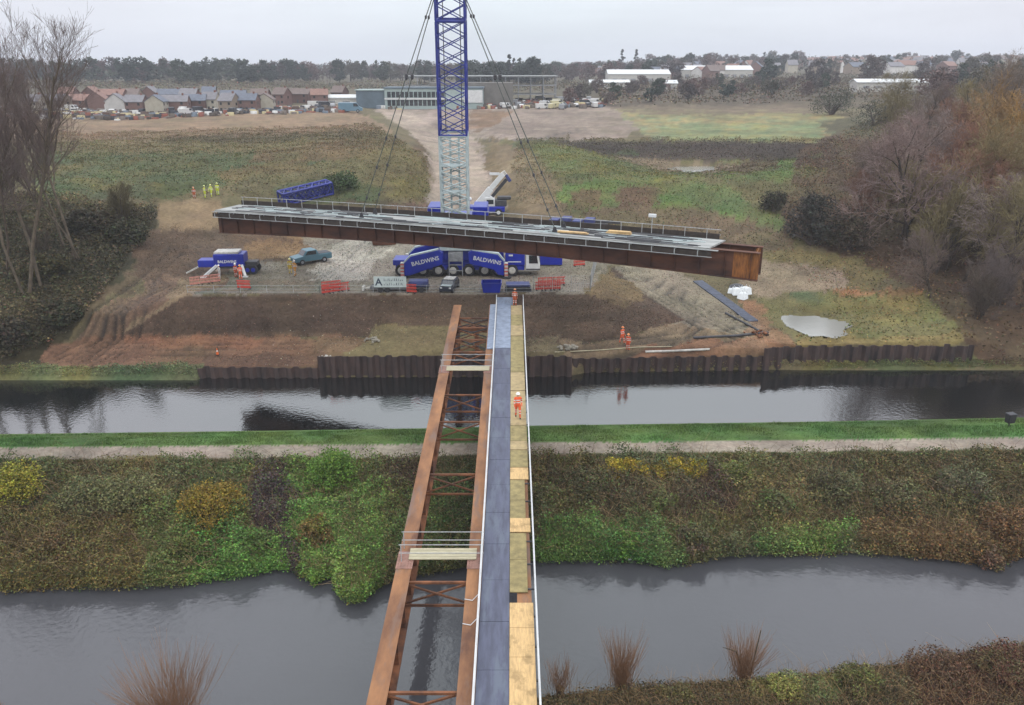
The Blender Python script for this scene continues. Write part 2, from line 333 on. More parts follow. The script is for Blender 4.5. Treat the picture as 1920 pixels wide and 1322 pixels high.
TY = np.array(rowsY); TZ = np.array(rowsZ); TA = np.array(rowsA)[:, None]*np.ones((1, len(us)))
TX = (us[None]-960)*(TY*ct+(CAMH-TZ)*st)/F
POND = [(1464,594),(1484,590),(1503,593),(1530,592),(1556,598),(1584,603),(1598,612),(1578,617),(1590,626),(1562,635),(1543,630),(1520,631),(1500,621),(1478,611)]
PUD = [(1240,313),(1290,305),(1345,306),(1338,320),(1290,324)]
TZ = TZ+TA*((fbm(TX*.22, TY*.22)-.5)*2.2+(fbm(TX*.9+50, TY*.9)-.5)*.8)
T = np.stack([TX, TY, TZ], -1)
TU, TV = proj(T)
def inpoly(u, v, P):
    r = np.zeros(u.shape, bool); n = len(P)
    for i in range(n):
        x0, y0 = P[i]; x1, y1 = P[(i+1) % n]
        if y0 == y1: continue
        r ^= ((y0 > v) != (y1 > v)) & (u < (x1-x0)*(v-y0)/(y1-y0)+x0)
    return r
for P, zz_ in ((POND, 2.25), (PUD, 9.5)):
    T[..., 2] = np.where(inpoly(TU, TV, P), zz_, T[..., 2])
# land cover: image-pixel outlines of each ground type, tested on projected vertices, plus some painted shade (colour as it looks under this sky), ragged by noise
ju = (fbm(TX*.35, TY*.35, 5)-.5); jv = (fbm(TX*.35+90, TY*.35+40, 5)-.5)
per = 1500/(TY+20)
Uj = TU+ju*per*4.6+(fbm(TX*.05, TY*.05)-.5)*30; Vj = TV+jv*per*1.7+(fbm(TX*.05+9, TY*.05)-.5)*per*.3
COL = np.zeros(TU.shape+(4,)); COL[..., 3] = 1
pn = [0]
def paint(P, rgb, wet=0.0, amt=1.0, hard=False, cond=None):
    m = inpoly(TU if hard else Uj, TV if hard else Vj, P)
    if cond is not None: m &= cond
    c = np.array(alb(*rgb))
    a = amt*m[..., None]
    if not hard and P is not BIG:
        pn[0] += 1; nz = fbm(TX*.16+pn[0]*7.3, TY*.16+pn[0]*3.1, 4); a = a*(.62+.38*np.clip((nz-.36)*7, 0, 1))[..., None]
    COL[..., :3] = COL[..., :3]*(1-a)+c*a
    COL[..., 3:] = COL[..., 3:]*(1-a)+(1-wet)*a
BIG = [(-900,100),(2900,100),(2900,3400),(-900,3400)]
paint(BIG, (104,98,76))
far = TY > 330
paint(BIG, (92,88,74), cond=far)
paint([(-900,215),(700,215),(790,300),(790,345),(-900,360)], (104,102,72))
paint([(-900,196),(640,198),(700,222),(740,250),(500,256),(250,268),(-900,270)], (132,114,96))
paint([(180,262),(640,256),(760,290),(500,300),(200,300)], (112,104,76), amt=.8)
paint([(60,290),(500,285),(640,300),(420,350),(300,372),(60,380)], (84,94,58))
paint([(400,320),(560,300),(600,318),(480,345),(420,350)], (104,96,68))
paint([(480,325),(620,322),(800,372),(620,400),(420,392),(440,352)], (88,86,62))
paint([(640,335),(720,350),(700,385),(560,380),(500,350)], (74,90,54), amt=.8)
paint([(690,260),(790,280),(812,330),(800,380),(740,372),(690,320)], (108,104,70))
paint([(730,330),(800,330),(795,372),(745,368)], (116,116,58), amt=.8)
paint([(560,398),(800,378),(820,420),(560,430)], (112,94,84))
paint([(560,394),(700,374),(800,388),(806,404),(640,404)], (72,62,50), amt=.9)  # shade along the mound's foot, painted into the ground colour
paint([(470,306),(640,304),(770,262),(700,256),(480,284)], (106,92,70), amt=.9)
paint([(300,256),(700,244),(720,254),(500,268),(300,268)], (84,78,58), amt=.8)
paint([(770,262),(790,258),(826,310),(822,380),(800,392),(806,330)], (96,80,62), amt=.9)
# centre road and the gravel beyond
paint([(690,196),(880,196),(1000,205),(1150,215),(1020,262),(900,262),(905,300),(945,400),(900,420),(815,420),(800,372),(812,330),(800,280),(765,240),(720,215)], (146,136,132))
paint([(940,200),(1150,200),(1230,232),(1150,262),(990,262),(900,240)], (134,124,118))
paint([(880,205),(960,212),(900,250),(872,240)], (118,98,80))
paint([(800,270),(830,268),(835,400),(800,400)], (152,144,138), amt=.5)
paint([(700,197),(735,197),(775,215),(830,248),(872,262),(905,300),(935,400),(905,420),(822,420),(806,372),(818,330),(808,290),(770,248),(725,222)], (158,148,140), hard=True, amt=.8)
paint([(640,262),(700,240),(760,262),(800,300),(806,340),(790,384),(720,372),(690,330)], (100,92,66), amt=.6)
paint([(925,255),(975,270),(1010,330),(1060,400),(1000,415),(945,390),(915,330),(905,290)], (112,98,76), amt=.8)
# right fields and basin
paint([(1150,205),(1560,205),(1620,250),(1560,275),(1230,262),(1190,235)], (134,134,98))
paint([(1100,150),(2300,150),(2300,200),(1560,204),(1120,200)], (88,80,68))
paint([(1240,232),(1530,232),(1560,262),(1250,262)], (120,130,88))
paint([(1130,200),(1550,196),(1570,212),(1200,216)], (108,98,84))
paint([(980,262),(1600,268),(1620,330),(1560,400),(1500,470),(1100,420),(960,330),(930,262)], (98,98,66))
paint([(1030,264),(1560,268),(1580,300),(1450,310),(1400,300),(1250,300),(1130,296)], (78,70,64))
paint([(1130,290),(1250,300),(1400,308),(1350,326),(1240,322)], (118,108,92))
paint([(990,272),(1060,272),(1160,300),(1240,325),(1330,330),(1180,345),(1040,330)], (102,110,60))
paint([(1330,325),(1440,300),(1540,296),(1560,325),(1440,345)], (94,116,52))
paint([(1040,345),(1130,338),(1350,345),(1480,430),(1440,440),(1340,400),(1240,385),(1120,400),(1050,390)], (90,114,52))
paint([(1150,350),(1230,352),(1220,380),(1160,385)], (100,90,74))
paint([(1340,345),(1480,350),(1500,420),(1430,395)], (96,92,62))
paint([(930,265),(990,290),(1050,350),(1060,420),(980,400),(930,330)], (122,110,90))
paint([(1100,395),(1230,385),(1400,410),(1500,470),(1540,500),(1400,500),(1150,470),(1080,430)], (102,90,74))
paint([(1040,264),(1200,266),(1560,268),(1590,282),(1500,300),(1440,304),(1400,298),(1250,300),(1140,294),(1090,280)], (64,57,53), hard=True, amt=.75)
paint([(1400,302),(1450,300),(1470,316),(1380,330),(1340,322)], (98,78,70), amt=.8)
paint([(1150,352),(1235,348),(1240,385),(1160,392)], (96,80,64)); paint([(1080,360),(1120,352),(1130,392),(1070,392)], (100,88,66))
paint([(1130,286),(1180,284),(1190,290),(1130,292)], (70,80,48))
paint([(960,395),(1080,405),(1110,432),(950,425)], (104,94,82))
# works platform
paint([(250,430),(700,425),(830,420),(1140,430),(1200,470),(1130,500),(1110,552),(350,556),(300,520),(250,480)], (136,132,126), .2)
paint([(270,430),(560,430),(560,470),(470,480),(400,520),(330,540),(230,520)], (104,88,76))
paint([(290,380),(415,374),(430,432),(300,444)], (128,112,92))
paint([(420,440),(560,440),(560,480),(490,495),(470,470)], (118,98,74))
paint([(600,470),(660,440),(760,435),(730,475),(690,520),(590,525)], (172,170,164), .75, hard=False)
paint([(650,440),(740,440),(720,470),(640,500)], (190,188,182), .9, .6)
paint([(380,525),(700,525),(700,548),(350,552)], (122,122,112))
paint([(150,560),(250,470),(300,440),(330,470),(230,540),(160,620)], (86,72,62), amt=.7)
# left haul track
paint([(70,690),(190,590),(300,500),(400,500),(420,530),(350,552),(235,620),(215,640),(120,700)], (118,98,84), .2)
paint([(330,522),(420,520),(350,552),(230,628),(215,622),(290,570)], (140,126,106))
paint([(190,600),(260,545),(290,520),(300,530),(230,590),(180,640)], (96,80,70), .4, .7)
paint([(250,436),(430,436),(560,452),(470,462),(400,500),(330,520),(240,500)], (92,76,64), amt=.9)
paint([(440,455),(560,452),(600,478),(560,492),(470,492)], (126,104,78), amt=.9)
paint([(468,488),(600,478),(604,484),(470,495)], (70,60,50), hard=True, amt=.7)
paint([(296,384),(330,376),(415,374),(420,430),(300,436)], (132,116,94), hard=True, amt=.8)
paint([(290,432),(430,428),(432,440),(285,446)], (78,66,54), amt=.8)
# embankment faces
paint([(350,553),(1108,549),(1150,500),(1285,600),(1150,636),(985,650),(985,610),(700,614),(690,632),(220,632)], (86,72,64), hard=True, amt=.92)
paint([(1110,552),(1135,503),(1225,548),(1180,575),(1130,560)], (118,104,78), amt=.8)
paint([(400,570),(700,570),(700,620),(420,622)], (78,66,60), amt=.7)
# benches
paint([(70,645),(220,628),(700,632),(700,662),(600,664),(590,690),(100,696),(50,700)], (124,98,82))
paint([(220,632),(480,632),(480,650),(220,648)], (138,102,82), amt=.8)
paint([(380,665),(600,660),(600,690),(380,695)], (92,74,64), amt=.8)
paint([(700,612),(990,612),(990,662),(640,662),(690,640)], (118,110,84))
paint([(985,636),(1070,632),(1060,665),(985,664)], (124,116,98))
paint([(1070,640),(1180,630),(1300,600),(1440,600),(1460,660),(1080,690)], (130,116,100))
paint([(1150,500),(1230,490),(1330,540),(1420,600),(1440,640),(1150,640),(1285,600),(1210,550)], (136,130,118), .2, hard=True, amt=.9)
paint([(1150,640),(1285,602),(1440,630),(1460,650),(1300,655),(1080,668)], (134,120,102))
paint([(1240,640),(1420,632),(1480,650),(1440,668),(1180,672)], (136,104,86))
paint([(1390,560),(1440,580),(1480,640),(1520,650),(1440,662),(1400,610)], (142,110,88))
paint([(1430,490),(1560,492),(1590,520),(1560,552),(1440,560),(1380,540),(1390,505)], (150,136,124))
paint([(1430,470),(1640,470),(1700,520),(1600,545),(1560,500),(1440,492)], (112,104,74))
paint([(1420,556),(1700,540),(1800,600),(1840,640),(1780,650),(1500,652),(1430,575)], (108,108,70))
paint([(1560,548),(1700,535),(1740,545),(1600,556)], (146,112,84))
paint([(1580,640),(1830,618),(1840,645),(1520,656)], (136,122,84))
paint([(1480,575),(1640,565),(1640,585),(1500,590)], (90,90,52), amt=.7)
paint([(1500,672),(1840,665),(1960,690),(1500,698)], (84,92,56))
# canal edges
paint([(-900,680),(380,684),(384,720),(-900,722)], (104,118,76))
paint([(-900,360),(60,380),(300,400),(250,470),(190,560),(70,680),(-40,700),(-900,700)], (62,60,44))
paint([(1500,280),(1650,215),(2900,190),(2900,690),(1850,680),(1790,600),(1680,520),(1560,470),(1450,440)], (86,70,56))
paint([(1530,230),(1620,215),(1700,230),(1640,262),(1560,255)], (82,80,60))
# towpath island
top = [(u, v) for u, v in PATH_N]
verge = [(-900,870)]+PATH_N+[(2900,830),(2900,765)]+CN[::-1]+[(-900,822)]
paint(verge, (80,116,50), hard=True)
paint([(u, v+3) for u, v in PATH_N]+[(u, v+14) for u, v in PATH_N[::-1]], (84,104,50))
paint(PATH_N+PATH_F[::-1], (146,140,134), .1, hard=True)
cin = [(u, v-4) for u, v in PATH_N]+[(u, v-6) for u, v in PATH_N[::-1]]
paint(cin, (164,158,150), hard=True, amt=.5)
paint([(0,846),(2500,826),(2500,832),(0,852)], (146,134,130), amt=.4)
# river bank vegetation colours (ground + the leaves growing from it)
bankc = TV > 868
bank = (TY < G(960, 866, 2.2)[1]+1) & (TY > 20)
paint([(-900,870),(2900,840),(2900,1100),(-900,1180)], (80,88,50), cond=bank)
paint([(-900,870),(560,865),(640,1000),(520,1075),(-900,1120)], (86,92,48), cond=bank)
paint([(100,880),(300,880),(320,960),(140,985)], (98,104,64), cond=bank)
paint([(-50,960),(220,975),(300,1040),(200,1100),(-50,1110)], (96,90,52), cond=bank)
paint([(260,970),(480,960),(520,1050),(470,1080),(240,1090)], (92,108,48), cond=bank)
paint([(330,1010),(520,990),(520,1070),(360,1085)], (82,122,44), cond=bank)
paint([(470,890),(560,880),(545,975),(545,1060),(515,1060),(505,980),(460,960)], (64,56,60), cond=bank)
paint([(545,870),(720,865),(740,930),(720,1080),(690,1135),(610,1130),(560,1075),(525,1000)], (84,122,46), cond=bank)
paint([(640,880),(790,870),(760,1000),(700,940)], (72,64,54), cond=bank)
paint([(720,940),(800,930),(900,960),(900,1050),(740,1060)], (76,100,46), cond=bank)
paint([(1000,868),(1140,866),(1180,920),(1120,960),(1000,930)], (78,80,48), cond=bank)
paint([(1020,890),(1160,880),(1230,940),(1160,990),(1060,960)], (76,72,52), cond=bank)
paint([(1000,980),(1200,970),(1300,1000),(1300,1060),(1180,1050),(1000,1050)], (82,120,50), cond=bank)
paint([(1230,920),(1330,900),(1360,960),(1280,980)], (70,58,52), cond=bank)
paint([(1400,990),(1640,985),(1600,1020),(1420,1030)], (92,128,50), cond=bank)
paint([(1500,880),(1920,870),(1920,980),(1700,1000),(1500,970)], (80,78,52), cond=bank)
paint([(1600,985),(1960,960),(1960,1060),(1620,1040)], (100,82,56), cond=bank)
paint([(1280,960),(1420,960),(1500,985),(1400,1000),(1290,1000)], (88,92,52), cond=bank)
near = TY < G(960, 1225, 0)[1]
paint([(-900,1200),(2900,1100),(2900,3400),(-900,3400)], (84,74,52), cond=near)
paint([(1400,1270),(1600,1255),(1640,1300),(1500,1322),(1420,1310)], (110,112,62), cond=near)
paint([(1700,1230),(1960,1210),(1960,1340),(1720,1330)], (84,62,48), cond=near)
# mottling: patches of different growth and wear
big = (fbm(TX*.09+5, TY*.09, 4)-.5); mid = (fbm(TX*.6+35, TY*.6, 4)-.5)
COL[..., :3] *= np.clip(1+big*.7+mid*.5, .5, 1.7)[..., None]
gr = (COL[..., 1] > COL[..., 0]*.98)
COL[..., 0] *= np.where(gr, 1+(fbm(TX*.25, TY*.25+70)-.5)*.9, 1); COL[..., 1] *= 1+(fbm(TX*.2+11, TY*.2+7)-.5)*.12
# wheel ruts on the haul tracks and pad
def rut(pts, w=1.0, depth=.2, dark=.48, sp=(-1.0, 1.0)):
    P = [place(u, v)[:2] for u, v in pts]
    for s in sp:
        d = np.full(TX.shape, 1e9)
        for a, b in zip(P[:-1], P[1:]):
            ab = b-a; L = np.linalg.norm(ab); nn = np.array([-ab[1], ab[0]])/L*s
            t = np.clip(((TX-a[0]-nn[0])*ab[0]+(TY-a[1]-nn[1])*ab[1])/L**2, 0, 1)
            d = np.minimum(d, np.hypot(TX-a[0]-nn[0]-t*ab[0], TY-a[1]-nn[1]-t*ab[1]))
        g = np.exp(-(d/(w*.35))**2)*np.clip(fbm(TX*.5, TY*.5)*2.4-.4, 0, 1)
        T[..., 2] -= g*depth; COL[..., :3] *= (1-(1-dark)*g)[..., None]; COL[..., 3] -= g*.3
def place(u, v):                                        # the ground point seen in that direction
    i = int(np.argmin(np.abs(us-u))); vv = TV[:, i]
    k = np.where((vv[:-1] >= v) & (vv[1:] < v))[0]
    k = k[0] if len(k) else len(vv)-2
    t = (vv[k]-v)/max(vv[k]-vv[k+1], 1e-6); t = min(max(t, 0), 1)
    p = T[k, i]*(1-t)+T[k+1, i]*t
    return D(u, p[1], p[2])
def zat(x, y):
    d = (TX-x)**2+(TY-y)**2; k = np.unravel_index(np.argmin(d), d.shape); return float(T[k][2])
rut([(110,672),(200,600),(300,530),(400,490)], w=.6, sp=(-1.6,-.9,0,.8,1.6)); rut([(150,690),(240,605),(335,530),(425,505)], w=.55, sp=(-1.3,-.5,.5,1.2)); rut([(130,660),(180,610),(270,530),(330,470)], w=.5, sp=(-.8,.8)); rut([(200,650),(400,655),(590,650)], w=.6, sp=(-1,0,1)); rut([(250,500),(330,470),(470,455)], w=.6)
rut([(1130,500),(1220,540),(1310,590),(1400,630)], w=.55, sp=(-2.4,-1.6,-.6,.4,1.4,2.2)); rut([(1080,470),(1200,515),(1330,580),(1430,612)], w=.5, sp=(-1.2,-.3,.7,1.6)); rut([(1290,560),(1330,600),(1300,630),(1200,645),(1100,660)], w=.5, sp=(-1.2,-.2,.9))
rut([(1050,680),(1200,655),(1330,640),(1440,610)], depth=.08); rut([(1100,660),(1240,640),(1320,600)], depth=.08)
rut([(860,420),(850,330),(850,280),(800,245),(740,215)], w=1.5, sp=(-2, 0, 2), depth=.1, dark=.8)
rut([(560,540),(640,500),(720,450)], w=.5, depth=.06, sp=(-2,-1,.2,1.2,2.2)); rut([(600,535),(660,495),(700,450)], w=.4, depth=.04, sp=(-1,1)); rut([(480,500),(600,470),(700,440)], w=.5, depth=.05, dark=.75, sp=(-1,.6)); rut([(420,545),(560,530),(700,520)], depth=.05, dark=.85)
rut([(940,330),(1100,258),(1300,228)], w=2, dark=1.25, depth=.1); rut([(890,262),(1000,262),(1100,240)], w=2, depth=.1)
rut([(450,350),(530,330),(640,320),(700,300)], w=1.2, dark=1.35, depth=.05, sp=(0,))
lay = inpoly(TU, TV, [(350,553),(1108,549),(1285,600),(1150,636),(985,650),(985,610),(700,614),(690,632),(220,632)])
COL[..., :3] *= np.where(lay, 1+(vnoise(TX*.12, TZ*3.2+TX*.01)-.5)*.5, 1)[..., None]
lum_ = COL[..., :3].mean(-1, keepdims=True); COL[..., :3] = (lum_+(COL[..., :3]-lum_)*1.0)*np.array([1.06, .99, .86])*1.02
gm = (COL[..., 1] > COL[..., 0]*1.02)[..., None]; COL[..., :3] = np.where(gm, lum_+(COL[..., :3]-lum_)*.84, COL[..., :3])
COL = np.clip(COL, .004, 1)
nr, nc = T.shape[:2]
idx = np.arange(nr*nc).reshape(nr, nc)
Fc = np.stack([idx[:-1, :-1], idx[:-1, 1:], idx[1:, 1:], idx[1:, :-1]], -1).reshape(-1, 4)
g = mesh_np('ground', T.reshape(-1, 3), Fc, 4, M['ground'], None, COL.reshape(-1, 4), smooth=True)
tag(g, kind='structure')
def sheet(name, x0, x1, y0, y1, z, m, nx=2):
    xs = np.linspace(x0, x1, nx); V = [(x, y, z) for y in (y0, y1) for x in xs]
    o = mesh_np(name, V, [(i, i+1, nx+i+1, nx+i) for i in range(nx-1)], 4, m); return tag(o, kind='structure')
sheet('river_water', -90, 90, 24, G(960, 1000, 0)[1], 0, M['river'])
sheet('canal_water', -140, 160, 57.5, 80.3, 0, M['canal'])
def pool(name, P, z):
    pts = [G(960+(u-np.mean([p[0] for p in P]))*1.1+np.mean([p[0] for p in P])-960, v, z)[:2] for u, v in P]
    b = MB(); b.add([(p[0], p[1], z) for p in pts], [tuple(range(len(pts)))[::-1]]); return tag(b.build(name, M['pond']), kind='structure')
pool('pond_water', POND, 2.52); pool('puddle_water', PUD, 9.9)
# ------------------------------------------------------------------ leaf and twig clouds
def leaf_cloud(P, size, col, rs, up=.35):
    n = len(P); a = rs.normal(size=(n, 3)); a[:, 2] *= .6; a /= np.linalg.norm(a, axis=1, keepdims=True)
    b = np.cross(a, rs.normal(size=(n, 3))+np.array([0, 0, up])); b /= np.linalg.norm(b, axis=1, keepdims=True)
    s = (np.asarray(size)*(.6+.8*rs.rand(n)))[:, None]
    V = np.stack([P-a*s*.5, P+b*s*.28, P+a*s*.5, P-b*s*.28], 1).reshape(-1, 3)
    return V, np.arange(4*n).reshape(-1, 4), np.repeat(col, 4, axis=0)
def cells(cond, n, rs):
    """n random root points on the ground cells where cond holds, by true area"""
    w = np.linalg.norm(np.cross(T[1:, :-1]-T[:-1, :-1], T[:-1, 1:]-T[:-1, :-1]), axis=-1)*cond[:-1, :-1]
    p = (w/w.sum()).ravel(); k = rs.choice(p.size, n, p=p); i, j = np.unravel_index(k, w.shape)
    a = rs.rand(n, 1); b = rs.rand(n, 1)
    P = (T[i, j]*(1-a)+T[i+1, j]*a)*(1-b)+(T[i, j+1]*(1-a)+T[i+1, j+1]*a)*b
    return P, COL[i, j, :3]
# ------------------------------------------------------------------ ground cover (nobody could count it)
rs = np.random.RandomState(11)
def cover(name, P_uv, n, size, hgt, push=0.0, label_kind='stuff', cond=None, jit=.35, upj=.6, blades=False, gain=1.15, clump=.5):
    c = inpoly(TU, TV, P_uv)
    if cond is not None: c &= cond
    c &= ~(inpoly(TU, TV, POND) | inpoly(TU, TV, PUD))
    P, col = cells(c, n, rs)
    mix_ = rs.permutation(n)[:n//3]; o_ = np.argsort(P[:, 0]+rs.normal(size=n)*1.2); 
    if not blades: cs_ = col[o_]; cs_ = np.roll(cs_, 1, 0); c3 = col.copy(); c3[o_] = cs_; col = col.copy(); col[mix_] = col[mix_]*.45+c3[mix_]*.55
    h = hgt*(.15+np.clip((fbm(P[:, 0]*clump+3, P[:, 1]*clump+8, 4)-.3)*2.6, 0, 1.4))
    P = P.copy()
    if blades:
        d = rs.normal(size=(n, 3))*.35; d[:, 2] = 1; L = (h*(.5+rs.rand(n)))[:, None]; s = rs.normal(size=(n, 3)); s[:, 2] = 0; s /= np.linalg.norm(s, axis=1, keepdims=True); s *= size*.5
        V = np.stack([P-s, P+s, P+d*L], 1).reshape(-1, 3); Fq = np.arange(3*n).reshape(-1, 3); k = 3
        cc = np.repeat(col*gain*(1+jit*rs.normal(size=(n, 1))), 3, axis=0)
    else:
        P[:, 2] += h*rs.rand(n)**.55; P[:, :2] += rs.normal(size=(n, 2))*.12; P[:, 1] -= push*rs.rand(n)
        tone = (1+jit*rs.normal(size=(n, 1)))*gain*(.6+.8*fbm(P[:, 0]*1.4+9, P[:, 1]*1.4, 3))[:, None]; hue = 1+rs.normal(size=(n, 3))*[.16, .10, .10]
        V, Fq, cc = leaf_cloud(P, size, np.clip(col*tone*hue, .006, .5), rs); k = 4
    return tag(mesh_np(name, V, Fq, k, M['leaf'], None, np.clip(cc, .004, .6)), kind='stuff')
BK = [(-400,877)]+[(u, v+13) for u, v in PATH_N[1:-1]]+[(2250,854),(2250,1040)]+[(u, v-1) for u, v in WL_FAR[::-1] if u > -500 and u < 2400]+[(-400,1110)]
cover('bramble_undergrowth', BK, 300000, .15, 1.25, gain=1.38, jit=.34, clump=.75)
def stalks(name, P_uv, n, L0, rgb, r=.012):
    c = inpoly(TU, TV, P_uv); P, _ = cells(c, n, rs); P = P+[0, 0, .2]
    d = rs.normal(size=(n, 3))*[.5, .5, .25]; d[:, 2] += .9; L = L0*(.4+.9*rs.rand(n, 1)); m1 = P+d*L*.55; t1 = m1+(d*[1.5, 1.5, .35]+rs.normal(size=(n, 3))*.25)*L*.5
    V, Fq = tubes_np(np.concatenate([P, m1]), np.concatenate([m1, t1]), np.concatenate([np.full(n, r), np.full(n, r*.8)]), np.concatenate([np.full(n, r*.8), np.full(n, r*.3)]), 3)
    base = srgb(*rgb)*(1+.35*rs.normal(size=(2*n, 1))); return tag(mesh_np(name, V, Fq, 4, M['leaf'], None, np.clip(np.repeat(base, 6, 0), .01, .5)), kind='stuff')
def srgb(r, g, b, k=1.0): return np.array(alb(r, g, b))*k
cover('bank_fringe', [(u, v-26) for u, v in WL_FAR if -500 < u < 2400]+[(u, v) for u, v in WL_FAR[::-1] if -500 < u < 2400], 36000, .14, .28, gain=1.3, jit=.35, push=.55)
cover('mud_clods', [(60,700),(90,640),(230,540),(270,430),(560,400),(820,420),(1140,420),(1230,480),(1600,480),(1600,560),(1450,600),(1500,655),(1430,662),(1070,670),(600,664),(590,688),(100,696)], 110000, .12, .05, jit=.55, gain=1.1, cond=(TY < 125))
stalks('dead_stems', BK, 7000, 1.3, (150,128,92))
stalks('bramble_runners', BK, 6000, 1.6, (112,84,66), .011)
cover('bank_grass', [(-400,862)]+[(u, v+1) for u, v in PATH_N[1:-1]]+[(2250,838),(2250,866),(1920,868),(1000,878),(-400,890)], 60000, .05, .25, blades=True, gain=1.25)
NB = [(900,1420),(1000,1335),(1020,1309),(1200,1291),(1400,1279),(1560,1265),(1700,1246),(1920,1214),(2100,1195),(2100,1450),(900,1480)]
cover('riverside_brambles', NB, 80000, .11, .5, gain=1.3)
stalks('riverside_stems', NB, 3500, .9, (142,116,82), .008)
vergeP = [(u, v-2) for u, v in PATH_F]+[(u, v+3) for u, v in CN[::-1]]
cover('verge_grass', vergeP, 90000, .05, .16, blades=True, jit=.3)
cover('canal_fringe_grass', [(-300,690),(378,690),(380,708),(-300,716)], 9000, .16, .6)
cover('canal_fringe_weeds', [(1080,690),(1500,680),(1960,676),(2200,676),(2200,694),(1500,693),(1100,700)], 9000, .16, .45, gain=1.3)
cover('hillside_scrub', [(-560,350),(60,365),(300,395),(255,470),(190,560),(85,660),(-40,706),(-560,700)], 80000, .28, 1.1, cond=(TY > 77), gain=1.6, clump=.25)
cover('woodland_scrub', [(1510,290),(1650,215),(2480,200),(2480,690),(1850,680),(1790,600),(1680,520),(1560,470),(1460,440)], 80000, .34, 1.4, cond=(TY > 77), gain=1.5, clump=.25)
rough = inpoly(Uj, Vj, [(60,255),(700,235),(800,300),(800,400),(430,372),(200,385),(60,390)]) | inpoly(Uj, Vj, [(960,262),(1600,262),(1640,340),(1560,470),(1430,470),(1100,415),(960,380)]) | inpoly(Uj, Vj, [(1430,470),(1700,480),(1830,640),(1480,650),(1560,560)])
cover('rough_grass', BIG, 130000, .26, .5, cond=rough & (TY < 330), clump=.3, gain=1.12, jit=.25)
cover('far_scrub', BIG, 90000, .95, 3.4, cond=((TY > 330) & (TY < 620) & (TU > 1120)) | ((TY > 470) & (TY < 620)), clump=.05, gain=1.35)
cover('bench_weeds', [(225,600),(400,560),(1110,556),(1280,600),(1150,650),(985,655),(985,612),(700,612),(690,640),(225,640)], 9000, .13, .2, gain=1.4)
# ------------------------------------------------------------------ bushes
def srgb(r, g, b, k=1.0): return np.array(alb(r, g, b))*k
def bush(u, v, r, h, rgb, n, label, cat='bush', kind='round_bush', leaf=.15, group='bushes on the river bank', rgb2=None, sink=.1, squash=1.0):
    p = place(u, v); root = empty(kind, (p[0], p[1], p[2]-sink), 0, label, cat, group)
    if leaf < .2: r *= 1.3; h *= 1.15; n = int(n*1.9)
    q = np.random.RandomState(abs(int(u*7+v))); m = max(10, n//90)
    cth = q.rand(m)*2*math.pi; crr = np.sqrt(q.rand(m))*.8; cz = q.rand(m)**.7
    cc = np.stack([crr*np.cos(cth)*r*np.sqrt(1-cz**2*.75), crr*np.sin(cth)*r*squash*np.sqrt(1-cz**2*.75), .12*h+cz*h*.82], 1)
    k = q.randint(0, m, n); d = q.normal(size=(n, 3)); d /= np.linalg.norm(d, axis=1, keepdims=True)
    P = cc[k]+d*(.27*r*(.55+.45*q.rand(n, 1))*(.7+.6*q.rand(m)[k][:, None])); P[:, 2] = np.abs(P[:, 2])
    c1 = srgb(*rgb); c2 = srgb(*(rgb2 or rgb)); t = q.rand(m)[k][:, None]
    col = (c1*(1-t)+c2*t)*(1+.3*q.normal(size=(n, 1)))*(1+q.normal(size=(n, 3))*[.12, .08, .08])*(1.28 if leaf < .2 else 1.15)
    V, Fq, cl_ = leaf_cloud(P, leaf, np.clip(col, .006, .6), q)
    mesh_np('foliage', V, Fq, 4, M['leaf'], root, cl_)
    ns = 14; A = q.normal(size=(ns, 3)); A[:, 2] = 0; A *= r*.08; B = cc[q.randint(0, m, ns)]
    V, Fq = tubes_np(A, B, .035*r, .01, 4); o = mesh_np('stems', V, Fq, 4, M['twig'], root); o.color = (.07, .05, .04, 1)
    return root
